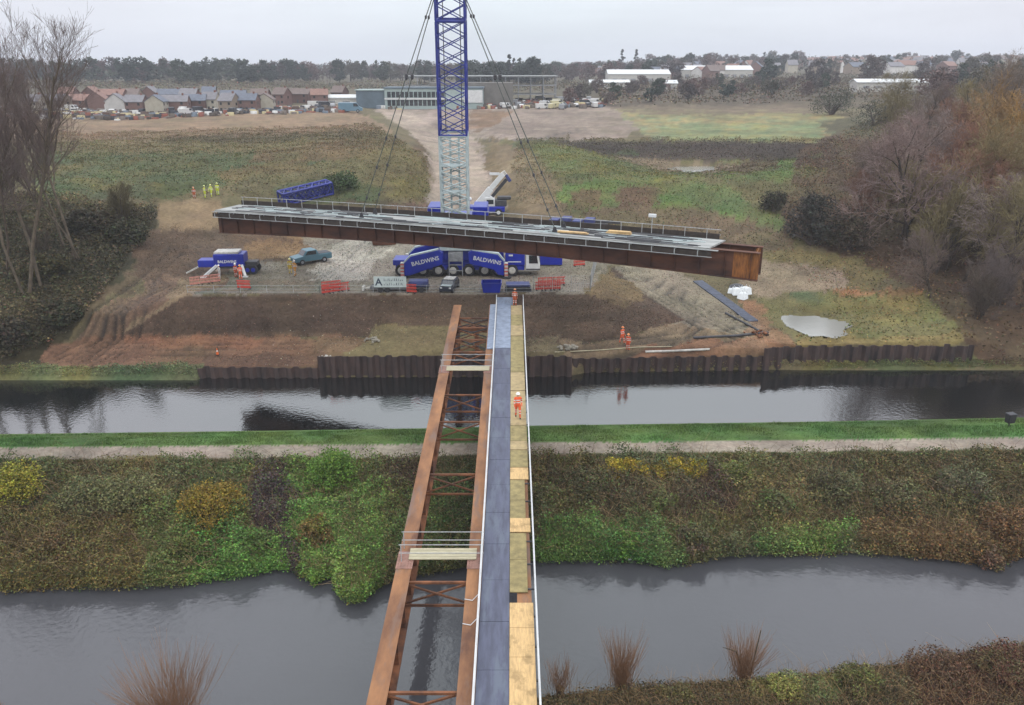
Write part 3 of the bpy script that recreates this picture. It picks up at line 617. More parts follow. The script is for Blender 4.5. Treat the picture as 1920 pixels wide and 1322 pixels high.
BUSH = [
 (30,935,1.9,2.0,(146,140,48),3000,'yellow-green bush at the left end of the river bank below the path',(110,110,50)),
 (170,960,1.7,1.7,(112,112,70),2600,'grey-green bush between the yellow-green bush and the wide mottled one',(84,84,56)),
 (250,955,2.0,1.9,(118,120,76),3400,'wide mottled olive bush below the towpath',(86,82,54)),
 (400,975,2.1,2.0,(138,120,44),4200,'round yellow-brown bush beside the bare earth gap',(100,84,40)),
 (485,893,1.0,.8,(138,128,50),1400,'low yellow bush on the path edge left of the bare earth gap',(110,100,48)),
 (625,912,1.7,2.2,(98,132,50),3600,'tall round green bush standing up against the towpath',(80,104,44)),
 (590,1010,1.2,1.2,(108,112,48),1800,'small green bush with brown tips on the bank left of the bridge',(112,84,52)),
 (490,1020,.9,.8,(92,118,60),1200,'low green bush at the foot of the bare earth gap',(80,100,52)),
 (100,1040,1.5,1.2,(104,88,52),2000,'brown bush low on the bank at the left',(84,70,48)),
 (350,1045,1.3,1.0,(98,88,52),1800,'low olive-brown bush above the river, left of the green nettles',(84,100,46)),
 (595,1088,.6,.7,(100,130,54),900,'small green clump sitting on the water edge',(80,108,46)),
 (1150,888,1.0,.85,(178,158,50),1700,'leftmost dull yellow bush in the yellow row on the path edge',(120,112,46)),
 (1188,890,1.1,.9,(168,146,46),1800,'second dull yellow bush in the yellow row on the path edge',(110,104,46)),
 (1228,891,1.0,.8,(160,138,48),1700,'third dull yellow bush in the yellow row on the path edge',(104,98,44)),
 (1268,889,1.1,.85,(172,150,44),1800,'fourth dull yellow bush in the yellow row on the path edge',(116,106,44)),
 (1306,888,.9,.9,(176,156,50),1600,'rightmost dull yellow bush in the yellow row on the path edge',(120,112,46)),
 (1370,905,1.3,1.2,(112,118,56),1900,'olive bush just right of the yellow bushes',(92,96,50)),
 (1100,930,1.4,1.2,(84,74,54),1800,'dark brown bush right of the walkway below the path',(74,82,48)),
 (1240,955,1.1,1.0,(86,76,56),1400,'dark bramble bush below the yellow bushes',(92,110,52)),
 (1300,1020,1.1,.9,(98,80,70),1400,'purplish bush above the dark river reflection',(80,88,54)),
 (1560,930,1.9,1.4,(96,100,64),2600,'grey-green bush on the right bank top',(80,72,52)),
 (1680,950,1.7,1.5,(84,66,52),2400,'dark red-brown bush on the right bank',(98,104,66)),
 (1800,930,1.9,1.5,(100,104,72),2600,'mottled grey-green bush near the right edge of the bank',(78,66,54)),
 (1880,1000,1.6,1.4,(118,88,54),2400,'orange-brown bush at the right edge of the bank',(92,72,50)),
 (1845,1050,1.1,.9,(104,78,62),1600,'reddish bush hanging over the water at the right',(90,84,54)),
 (1450,960,1.4,1.1,(92,84,58),1900,'brown-green bush halfway down the right bank',(80,96,50)),
 (1180,1030,1.0,.8,(92,124,52),1400,'bright green low bush at the water edge right of the walkway',(78,104,46)),
]
for u, v, r, h, c, n, lb, c2 in BUSH: bush(u, v, r, h, c, n, lb, rgb2=c2)
for u, v, r, h, c, n, lb, c2 in [
 (1470,1300,1.0,.6,(150,150,80),1400,'pale straw-green bramble clump on the near bank at the bottom right',(110,112,56)),
 (1270,1318,1.1,.5,(104,98,56),1300,'olive bramble clump on the near bank beside the middle willow',(84,76,50)),
 (1760,1270,1.6,.8,(98,72,52),2200,'red-brown bramble clump on the near bank right side',(84,66,50)),
 (1890,1260,1.5,.9,(98,62,54),2200,'dark reddish bramble clump in the bottom right corner',(88,84,52)),
 (1610,1290,1.2,.6,(96,100,52),1600,'green-brown bramble clump on the near bank left of the reddish ones',(84,74,50))]:
    bush(u, v, r, h, c, n, lb, rgb2=c2, leaf=.11, group='bramble clumps on the near bank', kind='bramble_clump')
for u, v, r, h, c, n, lb, c2 in [
 (1520,455,5,6.5,(66,66,56),5200,'big dark round bush at the right end of the green slope',(56,54,52)),
 (1590,470,4,5.0,(74,70,52),3800,'dark olive bush beside the big dark round bush',(80,66,54)),
 (1450,395,3,2.6,(72,74,52),2600,'small dark bush above the big dark round bush',(66,60,50)),
 (1560,215,9,7,(74,80,60),4200,'dark green bush group left of the long white shed roof',(60,64,54)),
 (1640,235,8,6,(70,76,60),3600,'dark green bush in the hollow below the long white shed',(64,60,56)),
 (1700,225,7,6,(82,66,66),3200,'purple-brown bush below the long white shed',(70,62,58)),
 (170,430,3.4,2.6,(62,60,44),3600,'dark leafy bush on the left hillside behind the pale thin trunks',(74,66,50)),
 (240,455,3.2,2.6,(60,66,46),3200,'dark green bush at the top of the left haul track',(76,70,50)),
 (90,520,3.2,1.9,(64,64,40),3200,'dark green bush at the foot of the tall left trees',(82,74,40)),
 (120,600,2.6,2.0,(60,66,46),2600,'green scrub bush beside the lower left haul track',(80,72,52)),
 (20,640,2.8,2.2,(56,58,42),2600,'dark scrub bush above the canal at the far left',(70,62,48)),
 (640,352,4,2.0,(66,84,52),2600,'low green bush behind the blue lattice section',(80,90,56))]:
    bush(u, v, r, h, c, n, lb, rgb2=c2, leaf=.34, group='bushes round the site')
# ------------------------------------------------------------------ bare trees
def bare_tree(seed, H, levels, kids, lens, trunk_frac, up, r0, droop=0.0, stems=1, spreadang=.8, tw=.012):
    q = random.Random(seed); A = [[], []]
    def go(p, d, L, r, lev):
        ns = 4 if lev < 2 else (3 if lev < levels else 2)
        pts = [(p, r)]
        for i in range(ns):
            d = Vector((d.x+q.gauss(0, .11), d.y+q.gauss(0, .11), d.z+q.gauss(0, .07)+up*(.5 if lev else .1)*.25-droop*(lev > 1)*.08)).normalized()
            p = p+d*(L/ns); rr = r*(1-(i+1)/ns*(.55 if lev < levels else .85)); pts.append((p.copy(), rr))
        for a, b in zip(pts[:-1], pts[1:]): A[0 if lev <= (1 if levels > 2 else 0) else 1].append((a[0], b[0], a[1], b[1]))
        if lev >= levels: return
        k = kids[lev]
        for j in range(k):
            t = (trunk_frac if lev == 0 else .25)+(1-(trunk_frac if lev == 0 else .25))*(j+q.random())/k
            s = t*ns; i = min(int(s), ns-1); f = s-i
            pp = pts[i][0].lerp(pts[i+1][0], f); rr = pts[i][1]*(1-f)+pts[i+1][1]*f
            th = q.random()*2*math.pi; sa = spreadang*(.6+.6*q.random())*(1 if lev else (1.15-.55*t))
            ax = d.orthogonal().normalized(); ax.rotate(Matrix.Rotation(th, 3, d)); dd = (d*math.cos(sa)+ax*math.sin(sa)); dd.z += up*.25; dd.normalize()
            go(pp, dd, L*lens[lev]*(.7+.5*q.random())*(1.1-.45*t*(lev == 0)), max(rr*.62, .012), lev+1)
    for s in range(stems):
        a = 2*math.pi*s/max(stems, 1)+q.random(); tl = .0 if stems == 1 else .16
        go(Vector((math.cos(a)*.35*(stems > 1), math.sin(a)*.35*(stems > 1), -.3)), Vector((math.cos(a)*tl, math.sin(a)*tl, 1)).normalized(), H*(1 if s == 0 else .7+.25*q.random()), r0*(1 if s == 0 else .75), 0)
    out = []
    for k, B in enumerate(A):
        P0 = np.array([x[0] for x in B]); P1 = np.array([x[1] for x in B]); a = np.array([x[2] for x in B]); b = np.array([x[3] for x in B])
        V, Fq = tubes_np(P0, P1, np.maximum(a, tw), np.maximum(b, tw*.7), 6 if k == 0 else 3)
        out.append(mesh_np('trunk' if k == 0 else 'crown', V, Fq, 4, M['bark'] if k == 0 else M['twig'], link=False))
    return out
PROTO = {
 'tall': [bare_tree(s, 26, 4, (15, 7, 6, 4), (.28, .5, .5, .55), .40, .55, .21, stems=n, spreadang=.6) for s, n in ((1, 2), (2, 2), (3, 1))],
 'round': [bare_tree(s, 12, 4, (11, 8, 6, 5), (.55, .55, .5, .5), .16, .25, .26, stems=n, spreadang=.95, tw=.024) for s, n in ((11, 1), (12, 2), (13, 1), (14, 2), (15, 1))],
 'thin': [bare_tree(s, 10, 3, (12, 7, 6), (.32, .5, .5), .2, .5, .12, stems=n, spreadang=.65, tw=.02) for s, n in ((21, 1), (22, 3), (23, 2))],
 'shrub': [bare_tree(s, 5, 3, (9, 8, 7), (.5, .5, .5), .08, .4, .08, stems=5, spreadang=.7, tw=.016) for s in (31, 32)],
}
def tree(kind, i, p, sc, rz, ccol, tcol, name, label, group, cat='tree', sz=1.0):
    t, c = PROTO[kind][i % len(PROTO[kind])]
    r = empty(name, p, rz, label, cat, group); r.scale = (sc, sc, sc*sz)
    for me, nm, col in ((t, 'trunk', tcol), (c, 'crown', ccol)):
        o = bpy.data.objects.new(nm, me); C.objects.link(o); o.parent = r; o.color = (*[float(x) for x in col], 1)
    return r
PALE = srgb(140,128,104); DARKB = srgb(72,62,50); BROWN = srgb(100,86,72); OLIVE = srgb(104,94,62); ORANGE = srgb(150,108,50); LILAC = srgb(112,98,92); RUST_ = srgb(112,80,62)
q = random.Random(5)
for i, (u, v, vt, k, rz, lb) in enumerate([
  (48,548,75,0,.3,'tallest pale-stemmed bare tree at the left edge, several leaning stems'),
  (78,542,135,2,1.4,'single pale-stemmed bare tree just right of the tallest one'),
  (150,492,118,1,2.2,'slender forked bare tree on the left hillside, nearest the field'),
  (6,520,95,1,3.4,'bare tree half cut off by the left edge of the view'),
  (-60,560,60,0,4.0,'bare tree standing beyond the left edge on the canal bank'),
  (122,470,170,2,.8,'thin low bare tree behind the tallest one')]):
    p = place(u, v); zt = CAMH-p[1]*ray_tan(vt); s = (zt-p[2])/27
    tree('tall', k, p, s, rz, srgb(118,102,96), srgb(108,96,80) if i != 3 else BROWN, 'bare_poplar_tree', lb, 'tall bare trees on the left')
def wood(poly, n, kinds, hr, cols, name, labels, group, cond=None, minY=77):
    c = inpoly(TU, TV, poly) & (TY > minY)
    r_ = np.random.RandomState(len(poly)*n); P, _ = cells(c, n, r_); P = P[np.argsort(P[:, 1])]
    for i, p in enumerate(P):
        h = hr[0]+(hr[1]-hr[0])*r_.rand(); k = kinds[i % len(kinds)]; base = {'tall': 26, 'round': 14, 'thin': 10, 'shrub': 6}[k]
        ci = r_.randint(len(cols)); u, v = proj(p)
        tree(k, r_.randint(9), p-[0, 0, .2], h/base, r_.rand()*6.28, cols[ci][0]*(.8+.4*r_.rand()), DARKB, name, labels[ci] if isinstance(labels, (list, tuple)) else labels, group)
cols_l = [(BROWN,), (srgb(84,74,56),), (OLIVE,)]
wood([(-500,330),(60,370),(260,400),(240,470),(150,590),(60,600),(-500,600)], 10, ('thin', 'shrub'), (3.5, 6), cols_l, 'scrub_tree',
     ['small brown bare tree in the scrub on the left hillside', 'small dark bare tree in the scrub on the left hillside', 'small olive bare tree in the scrub on the left hillside'], 'scrub trees on the left hillside')
wood([(-450,225),(-20,225),(80,270),(60,350),(-450,340)], 5, ('round', 'thin'), (8, 13), [(srgb(96,84,72),), (srgb(110,92,74),)], 'hedge_tree',
     ['grey-brown bare tree in the hedge left of the field', 'warm brown bare tree in the hedge left of the field'], 'hedge trees at the left field edge')
cols_r = [(BROWN*1.7,), (LILAC*1.6,), (OLIVE*1.8,), (RUST_*1.8,)]
lab_r = ['brown bare tree in the wood on the right', 'lilac-grey bare tree in the wood on the right', 'olive-tinged bare tree in the wood on the right', 'reddish bare tree in the wood on the right']
wood([(1590,340),(1680,235),(2400,225),(2400,400),(1640,400)], 46, ('round', 'round', 'thin'), (9, 14), cols_r, 'bare_tree', lab_r, 'bare trees in the right wood')
wood([(1600,400),(2400,400),(2400,560),(1800,560),(1680,500),(1570,450)], 34, ('round', 'round', 'shrub'), (8, 13), cols_r, 'bare_tree', lab_r, 'bare trees in the right wood')
wood([(1790,560),(2400,560),(2400,690),(1880,685),(1830,640)], 14, ('shrub', 'shrub', 'round'), (4.5, 7.5), [(LILAC,), (BROWN,)], 'bare_shrub',
     ['lilac-grey bare shrub above the end of the sheet piling', 'brown bare shrub above the end of the sheet piling'], 'bare shrubs at the right canal edge')
for i, (u, v, h, k, c, lb) in enumerate([
  (1700,460,15,0,srgb(116,98,92),'tall lilac-brown rounded bare tree at the front of the right wood'),
  (1815,470,14,1,srgb(112,98,64),'tall olive bare tree with a dark leaning trunk, right wood'),
  (1900,420,15,2,srgb(134,102,52),'orange-leaved tree near the right edge of the view'),
  (1860,380,14,3,srgb(122,96,58),'orange-brown tree behind the olive one near the right edge'),
  (1745,560,7,0,srgb(96,82,74),'small leaning bare tree beside the path end at the right wood'),
  (1640,410,10,2,srgb(98,84,76),'small grey-brown bare tree between the dark bush and the wood')]):
    p = place(u, v); tree('round', k, p, h/13.5, i*1.3, c*1.7, DARKB, 'bare_tree', lb, 'bare trees in the right wood')
# willow shoots growing on the near bank
def willow(u, v, h, n, label, spread=.5, rgb=(160,120,86), two=False, Y=None):
    p = place(u, v) if Y is None else D(u, Y, 1.0)
    root = empty('willow_stool', (p[0], p[1], p[2]-.05), 0, label, 'willow', 'cut willows sprouting on the near bank')
    q = np.random.RandomState(abs(int(u))); cs = [(-.32, 0), (.32, .1)] if two else [(0, 0)]
    b = MB()
    for cx, cy in cs: b.tube((cx, cy, -.3), (cx*1.1, cy, .45), .17, .21, 9); b.ball((cx*1.1, cy, .47), .24, 8, .6)
    o = b.build('trunk', M['bark'], root); o.color = (.05, .035, .025, 1)
    m = n; ci = q.randint(0, len(cs), m); base = np.array([(cs[i][0]*1.1, cs[i][1], .5) for i in ci])+q.normal(size=(m, 3))*[.24, .2, .08]
    d = q.uniform(-1.5, 1.5, size=(m, 3))*spread; d[:, 2] = 1; L = h*(.3+.7*q.rand(m, 1)**.8); mid_ = base+d*L*.5; tip = mid_+(d*[.75, .75, 1.05]+q.normal(size=(m, 3))*.06)*L*.5
    P0 = np.concatenate([base, mid_, mid_, mid_]); P1 = np.concatenate([mid_, tip, mid_+(tip-mid_)*.7+q.normal(size=(m, 3))*.12, mid_+(tip-mid_)*.8+q.normal(size=(m, 3))*.14])
    r0 = np.concatenate([np.full(m, .009), np.full(m, .006), np.full(m, .004), np.full(m, .004)])
    V, Fq = tubes_np(P0, P1, r0, r0*.6, 3); o = mesh_np('shoots', V, Fq, 4, M['twig'], root); o.color = (*[float(x) for x in srgb(*rgb)], 1)
    return root
willow(328,1375,3.7,420,'twin-stumped willow sprouting brown shoots in front of the river at the lower left', two=True)
willow(1165,1296,2.9,260,'willow with a dense fan of upright shoots on the near bank, right of the walkway', spread=.3)
w_ = willow(1392,1279,2.6,260,'willow with a broken dark branch and a tall green sprig on the near bank', spread=.4)
b = MB(); b.tube((.35,0,.5), (.62,0,3.3), .05, .02, 5); b.tube((0,0,.7), (-.5,0,2.0), .05, .035, 5); b.tube((-.5,0,2.0), (-1.2,0,2.25), .035, .015, 5); o = b.build('broken_branch', M['bark'], w_); o.color = (.05, .045, .025, 1)
willow(1050,1303,1.8,110,'small thin willow sprouting close against the walkway', spread=.3)
willow(-5,1380,1.6,120,'small willow at the bottom left corner of the view', spread=.3)
# ------------------------------------------------------------------ distant trees
def clump(seed, r, h, n, conif=False, leaf=1.0):
    n = int(n*1.7); leaf *= 1.25; q = np.random.RandomState(seed); m = 30
    z = q.rand(m); rr = (1-z) if conif else np.sqrt(np.maximum(1-(2*z-1)**2*.8, .1)); th = q.rand(m)*6.28; k_ = np.sqrt(q.rand(m))*.85
    cc = np.stack([np.cos(th)*rr*k_*r, np.sin(th)*rr*k_*r, h*(.18+.78*z)], 1); k = q.randint(0, m, n)
    d = q.normal(size=(n, 3)); d /= np.linalg.norm(d, axis=1, keepdims=True); P = cc[k]+d*(r*(.12 if conif else .26)*(.4+.6*q.rand(n, 1)))
    tone = (.75+.5*q.rand(m))[k][:, None]*(1+.2*q.normal(size=(n, 1)))
    V, Fq, c = leaf_cloud(P, leaf, np.repeat(tone, 3, 1)*.5, q)
    cr = mesh_np('crown', V, Fq, 4, M['farleaf'], link=False, smooth=True)
    V, Fq = tubes_np([(0, 0, -.5), (0, 0, h*.3)], [(0, 0, h*.3), (0, 0, h*.8)], [.4, .3], [.3, .08], 6)
    return mesh_np('trunk', V, Fq, 4, M['bark'], link=False), cr
FAR = {'ever': [clump(s, 5.5, 13, 900) for s in (1, 2, 3)], 'conif': [clump(s, 3.6, 16, 900, True, .8) for s in (4, 5)], 'wide': [clump(s, 7.5, 12, 900, leaf=.8) for s in (6, 7, 8)]}
FC = {'ever': ('dark evergreen tree', [(66,78,60), (58,72,60)]), 'conif': ('dark pointed conifer', [(56,66,58)]), 'wide': ('broad leafless tree', [(98,84,78), (92,88,72), (108,86,80), (84,74,70)])}
def fartree(kind, u, Y, z, sc, where, q, sub=True):
    p = D(u, Y, z); nm, cs = FC[kind]; t, c = FAR[kind][q.randint(0, 9) % len(FAR[kind])]; ci = q.randint(0, len(cs)-1)
    names = {'ever': 'evergreen_tree', 'conif': 'conifer_tree', 'wide': 'leafless_tree'}
    tone = {(98,84,78): 'brownish ', (92,88,72): 'olive ', (108,86,80): 'reddish ', (84,74,70): 'dark grey ', (66,78,60): '', (58,72,60): 'blue-green '}.get(cs[ci], '')
    r = empty(names[kind], (p[0], p[1], zat_far(p[0], p[1])-.4), q.random()*6.28, tone+nm+' '+where, 'tree', 'trees '+where); r.scale = (sc*(.85+.4*q.random()), sc*(.85+.4*q.random()), sc)
    k = .8+.4*q.random()
    for me, n2, col in ((t, 'trunk', (.04, .03, .025)), (c, 'crown', srgb(*cs[ci])*k)):
        o = bpy.data.objects.new(n2, me); C.objects.link(o); o.parent = r; o.color = (*[float(x) for x in col], 1)
fcell = (TY > 260) & (TY < 2500); FX, FY, FZ = TX[fcell], TY[fcell], T[..., 2][fcell]
def zat_far(x, y): return float(FZ[np.argmin((FX-x)**2+(FY-y)**2)])
q = random.Random(77)
def band(n, u0, u1, Y0, Y1, kinds, s0, s1, where):
    for i in range(n):
        Y = Y0+(Y1-Y0)*((i*7) % n/n)+q.uniform(-8, 8); fartree(q.choice(kinds), u0+(u1-u0)*(i+q.random())/n, Y, 20, q.uniform(s0, s1), where, q)
band(46, -250, 560, 570, 690, ('ever', 'wide', 'ever'), 1.15, 1.45, 'in the treeline behind the left estate')
band(34, 480, 1010, 650, 800, ('wide', 'ever', 'wide'), 1.0, 1.35, 'in the treeline behind the school')
band(16, 860, 1010, 560, 640, ('ever', 'ever', 'conif'), 1.15, 1.45, 'in the clump right of the boom')
band(32, 1010, 1290, 600, 900, ('wide', 'ever', 'wide'), .9, 1.2, 'between the crane and white sheds')
band(34, 1180, 1500, 760, 1150, ('ever', 'wide', 'wide'), 1.0, 1.5, 'behind the white factory sheds')
band(56, 1430, 2100, 520, 1300, ('wide', 'ever', 'wide'), .8, 1.3, 'among the houses on the right hillside')
band(34, 1060, 1570, 350, 500, ('wide', 'wide', 'ever'), .4, .68, 'in the scrub line beyond the green fields')
band(28, 1750, 2200, 300, 520, ('wide', 'wide', 'ever'), .7, 1.1, 'beyond the right wood')
for u, h in ((1165, 1.6), (1191, 1.55)):
    fartree('conif', u, 900, 20, h, 'of the tall pair on the horizon', q)
# a far-off wood that reads as one mass
r_ = np.random.RandomState(8); n = 150000; uu = r_.uniform(-600, 2500, n); YY = np.exp(r_.uniform(math.log(600), math.log(2200), n))
step = np.interp(uu, [-600, 960, 1500, 2500], [0, 0, 1, 1])
PX = (uu-960)*(YY*ct+10*st)/F; zz = np.interp(YY, [700, 1000, 1500, 4500], [19, 21.5, 24, 15])*(1-step)+np.interp(YY, [700, 1000, 1500, 4500], [24, 30, 38, 20])*step
keep = (fbm(PX*.012, YY*.012)+.25*r_.rand(n) > .54) & ((YY > 760) | (uu < 500)) & ((uu < 1430) | (r_.rand(n) < .55)); PX, YY, zz, n2 = PX[keep], YY[keep], zz[keep], keep.sum()
hh = 7.5*(.4+1.3*vnoise(PX*.08, YY*.05))
P = np.stack([PX, YY, zz+hh*r_.rand(n2)**.5], 1); base = srgb(78,80,70)*(1+.3*r_.normal(size=(n2, 1)))*np.where(vnoise(PX*.02, YY*.02)[:, None] > .5, [1.1, .95, .95], [.85, 1.0, .9])
V, Fq, cc = leaf_cloud(P, 2.6, np.clip(base, .01, .2), r_); tag(mesh_np('far_wood', V, Fq, 4, M['leaf'], None, cc), kind='stuff')
# ------------------------------------------------------------------ steel bridge over river, path and canal
SL = .03
def Yb(v): return (30-7.2+SL*78)/(ray_tan(v)+SL)
def zb(Y): return 7.2+SL*(Y-78)
br = empty('steel_bridge', (0, 0, zb(0)), 0, 'unfinished rusty steel girder bridge with open cross frames, running away over the river and canal', 'bridge')
br.rotation_euler = (math.atan(SL), 0, 0)
END = 78.2
for x0, x1 in ((-5.92, -5.12), (-2.28, -1.52), (.25, .95)):
    xc = (x0+x1)/2; w = MB(); w.b2(xc-.02, xc+.02, -6, END, -1.86, -.05); w.b2(x0+.04, x1-.04, -6, END, -1.92, -1.861)
    for k in range(34):
        y = -5+k*2.5
        for s in (-1, 1): w.b2(xc+s*.021 if s > 0 else x0+.12, x1-.12 if s > 0 else xc-.021, y, y+.03, -1.86, -.05)
    g_ = w.build('girder', M['rust_side'], br)
    MB().b2(x0, x1, -6.01, END+.01, -.05, 0).build('top_flange', M['rust'], g_)
for y in (Yb(1050), Yb(693)):
    for x0, x1 in ((-5.95, -5.09), (-2.31, -1.49)):
        b = MB(); b.b2(x0, x1, y-.75, y+.75, .003, .03)
        for i in range(9):
            for s in (.12, .26, .60, .74): b.tube((x0+s, y-.62+i*.155, .03), (x0+s, y-.62+i*.155, .06), .022, n=6)
        b.build('splice_plate', mat('splice_steel', alb(150,112,98), .7, 0, .3, 3) if 'splice_steel' not in bpy.data.materials else bpy.data.materials['splice_steel'], br)
for y in [Yb(1290), Yb(1084), Yb(883), Yb(785), Yb(735), Yb(655), Yb(632), Yb(610), Yb(592), 6, 15]:
    b = MB(); xa, xb_ = -5.5, -1.92
    b.b2(xa, xb_, y-.06, y+.06, -.32, -.2); b.b2(xa, xb_, y-.05, y+.05, -1.72, -1.6)
    b.beam((xa+.1, y, -.34), (xb_-.1, y, -1.6), .09, .09); b.beam((xa+.1, y+.1, -1.6), (xb_-.1, y+.1, -.34), .09, .09)
    b.build('cross_frame', M['rust_side'], br)
for y0, y1 in ((Yb(655), Yb(632)), (Yb(632), Yb(610)), (Yb(610), Yb(592)), (Yb(592), 77.6)):
    b = MB(); b.beam((-5.4, y0, -1.2), (-2.0, y1, -1.2), .08, .08); b.beam((-2.0, y0, -1.3), (-5.4, y1, -1.3), .08, .08); b.build('plan_bracing', M['dark'], br)
for y in (77.2, 24.0, 2.0):
    z0 = -zb(y)+(2.3 if y > 50 else 0); b = MB()
    for x in (-5.5, -3.6, -1.9, .6): b.tube((x, y, z0-1.5), (x, y, -1.95), .22, n=10)
    b.b2(-6.1, 1.3, y-.3, y+.3, -2.35, -1.925)
    if y < 60: b.build('support_trestle', M['rust_dark'], br)
    else: b.build('support_trestle', M['rust_side'], br)
def platform(v, vr, w, label):
    y = Yb(v); r = empty('plank_platform', (0, 0, zb(0)), 0, label, 'platform', 'plank platforms across the girders'); r.rotation_euler = (math.atan(SL), 0, 0)
    b = MB()
    for i in range(4): b.b2(-5.35, -1.85, y-w/2+i*w/4+.01, y-w/2+(i+1)*w/4-.01, .065+.002*i, .11+.004*i)
    b.build('planks', M['plank'], r)
    for yy in (y-w/2-.1, y+w/2+.1):
        b = MB()
        for x in (-5.7, -1.6): b.tube((x, yy, .035), (x, yy, 1.08), .025, n=6)
        for z in (.55, 1.05): b.tube((-5.8, yy, z), (-1.45, yy, z), .024, n=6)
        b.build('handrail', M['galv'], r)
platform(1041, 0, .95, 'pale plank platform with handrails across the rusty girders, nearer one')
platform(692, 0, 1.0, 'pale plank platform with handrails across the rusty girders, farther one over the canal')
wk = empty('access_walkway', (0, 0, zb(0)), 0, 'long walkway of slate-blue matting and plywood sheets with white handrails beside the girders', 'walkway'); wk.rotation_euler = (math.atan(SL), 0, 0)
yd = Yb(655)
ym = -6.0
while ym < yd-.5:
    y2_ = min(ym+3.05, yd); MB().b2(-1.5, -.13, ym+.012, y2_-.012, .06, .115+.006*(int(ym*3) % 2)).build('matting', M['slate'], wk); ym = y2_
MB().b2(-1.5, -.13, yd+.01, END-.2, .06, .14).build('matting', M['palecover'], wk)
b = MB(); b.b2(-2.2, -1.56, yd, END-.1, .02, .09); b.build('girder_cover', M['palecover'], wk)
b = MB()
for k in range(42): b.b2(-1.5, 1.15, -5+k*2, -4.92+k*2, .002, .058)
b.build('bearers', M['dark'], wk)
PL = [(2200,1235,'ply'),(1235,1180,'ply'),(1180,1133,'ply'),(1113,1052,'ply_old'),(1052,1002,'ply_old'),(1000,974,'ply'),(974,940,'ply_old'),(940,902,'ply_old'),(901,879,'ply'),(878,846,'ply_old'),(845,829,'ply_mid'),(829,800,'ply_old'),(799,775,'ply_mid'),(775,735,'ply_mid'),(734,700,'ply_mid'),(699,660,'ply_old'),(660,632,'ply_old'),(631,612,'ply_mid'),(612,592,'ply_old'),(592,574,'ply_mid')]
for k, (v0, v1, m_) in enumerate(PL):
    w = 1.06 if m_ != 'ply_old' or v1 < 900 else .82
    MB().b2(-.11, -.11+w+.06, Yb(v0)+.01, Yb(v1)-.01, .06, .10+.004*(k % 3)).build('plywood_sheet', M[m_], wk)
for x, wd in ((-1.55, 1), (1.12, 1)):
    b = MB()
    for k in range(33): b.tube((x, -4+k*2.5, 0), (x, -4+k*2.5, 1.12), .022, n=6)
    for z in (.58, 1.08): b.tube((x, -6, z), (x, END, z), .030, n=6)
    b.b2(x-.02, x+.02, -6, END, .12, .27)
    b.build('handrail', M['white'], wk)
for v in (1124, 1170):
    y = Yb(v); b = MB(); b.tube((-1.55, y, .4), (-1.9, y-.12, .05), .02, n=5); b.tube((-1.9, y-.12, .05), (-2.28, y, .03), .02, n=5); b.build('strap', M['white'], wk)
b = MB(); b.b2(-1.5, .1, END-.5, END-.44, .14, .95); b.build('end_board', M['palecover'], wk)
# ------------------------------------------------------------------ the span hanging from the crane
SP0 = np.array([-33.9, 94.8]); SP1 = np.array([22.9, 72.2]); ZS = 14.2
sc_ = (SP0+SP1)/2; LS = float(np.linalg.norm(SP1-SP0)); rzs = math.atan2(SP1[1]-SP0[1], SP1[0]-SP0[0]); hL = LS/2
sp_ = empty('bridge_span', (sc_[0], sc_[1], ZS), rzs, 'rusty twin-girder bridge span with a grey deck hanging from the crane above the works', 'bridge span')
for y in (-1.4, 1.4):
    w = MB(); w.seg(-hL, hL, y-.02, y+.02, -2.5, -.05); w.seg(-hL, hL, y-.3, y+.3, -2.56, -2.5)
    for k in range(27):
        x = -hL+.6+k*2.3
        for s in (-1, 1): w.b2(x, x+.03, y+.021 if s > 0 else y-.27, y+.27 if s > 0 else y-.021, -2.5, -.05)
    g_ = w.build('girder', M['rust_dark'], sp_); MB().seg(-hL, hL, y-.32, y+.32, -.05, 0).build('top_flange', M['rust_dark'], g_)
for x in (-hL+.4, hL-.35):
    b = MB(); b.b2(x-.03, x+.03, -1.375, 1.375, -2.4, -.1)
    for y in (-1.0, -.35, .35, 1.0): b.b2(x-.2, x-.031, y-.02, y+.02, -2.4, -.1); b.b2(x+.031, x+.2, y-.02, y+.02, -2.4, -.1)
    b.build('end_diaphragm', M['rust_end'], sp_)
for sgn in (-1, 1):
    b = MB(); b.b2(hL-2.3, hL-.02, sgn*1.4-.035 if sgn < 0 else 1.4+.021, sgn*1.4-.021 if sgn < 0 else 1.4+.035, -2.45, -.06); b.build('end_stiffening_plate', M['rust_end'], sp_)
for k in range(9):
    x = -hL+5+k*6.4; b = MB(); b.b2(x-.05, x+.05, -1.36, 1.36, -.4, -.3); b.b2(x-.05, x+.05, -1.36, 1.36, -2.3, -2.2); b.beam((x, -1.3, -.35), (x, 1.3, -2.25), .09, .09); b.beam((x+.1, 1.3, -.35), (x+.1, -1.3, -2.25), .09, .09); b.build('cross_frame', M['rust_dark'], sp_)
xd0, xd1 = -hL+.3, hL-3.6
q = random.Random(4)
b = MB(); b.seg(xd0, xd1-1.0, -2.15, 2.15, .004, .16); b.prism([(xd1-1.0, -2.15), (xd1-.9, -2.15), (xd1, 2.15), (xd1-1.0, 2.15)], .004, .16, 'xy'); b.build('deck_slab', M['formwork'], sp_)
b = MB()
for k in range(150):
    x = q.uniform(xd0+1, xd1-4); y = q.choice([-1.9, -1.5, -1.1, -.5, .1, .7, 1.2, 1.8])+q.uniform(-.1, .1); L = q.uniform(1.5, 6); b.b2(x, min(x+L, xd1-1), y-.03-.05*q.random(), y+.03+.05*q.random(), .161, .2+.06*q.random())
b.build('deck_battens', M['dark'], sp_)
b = MB()
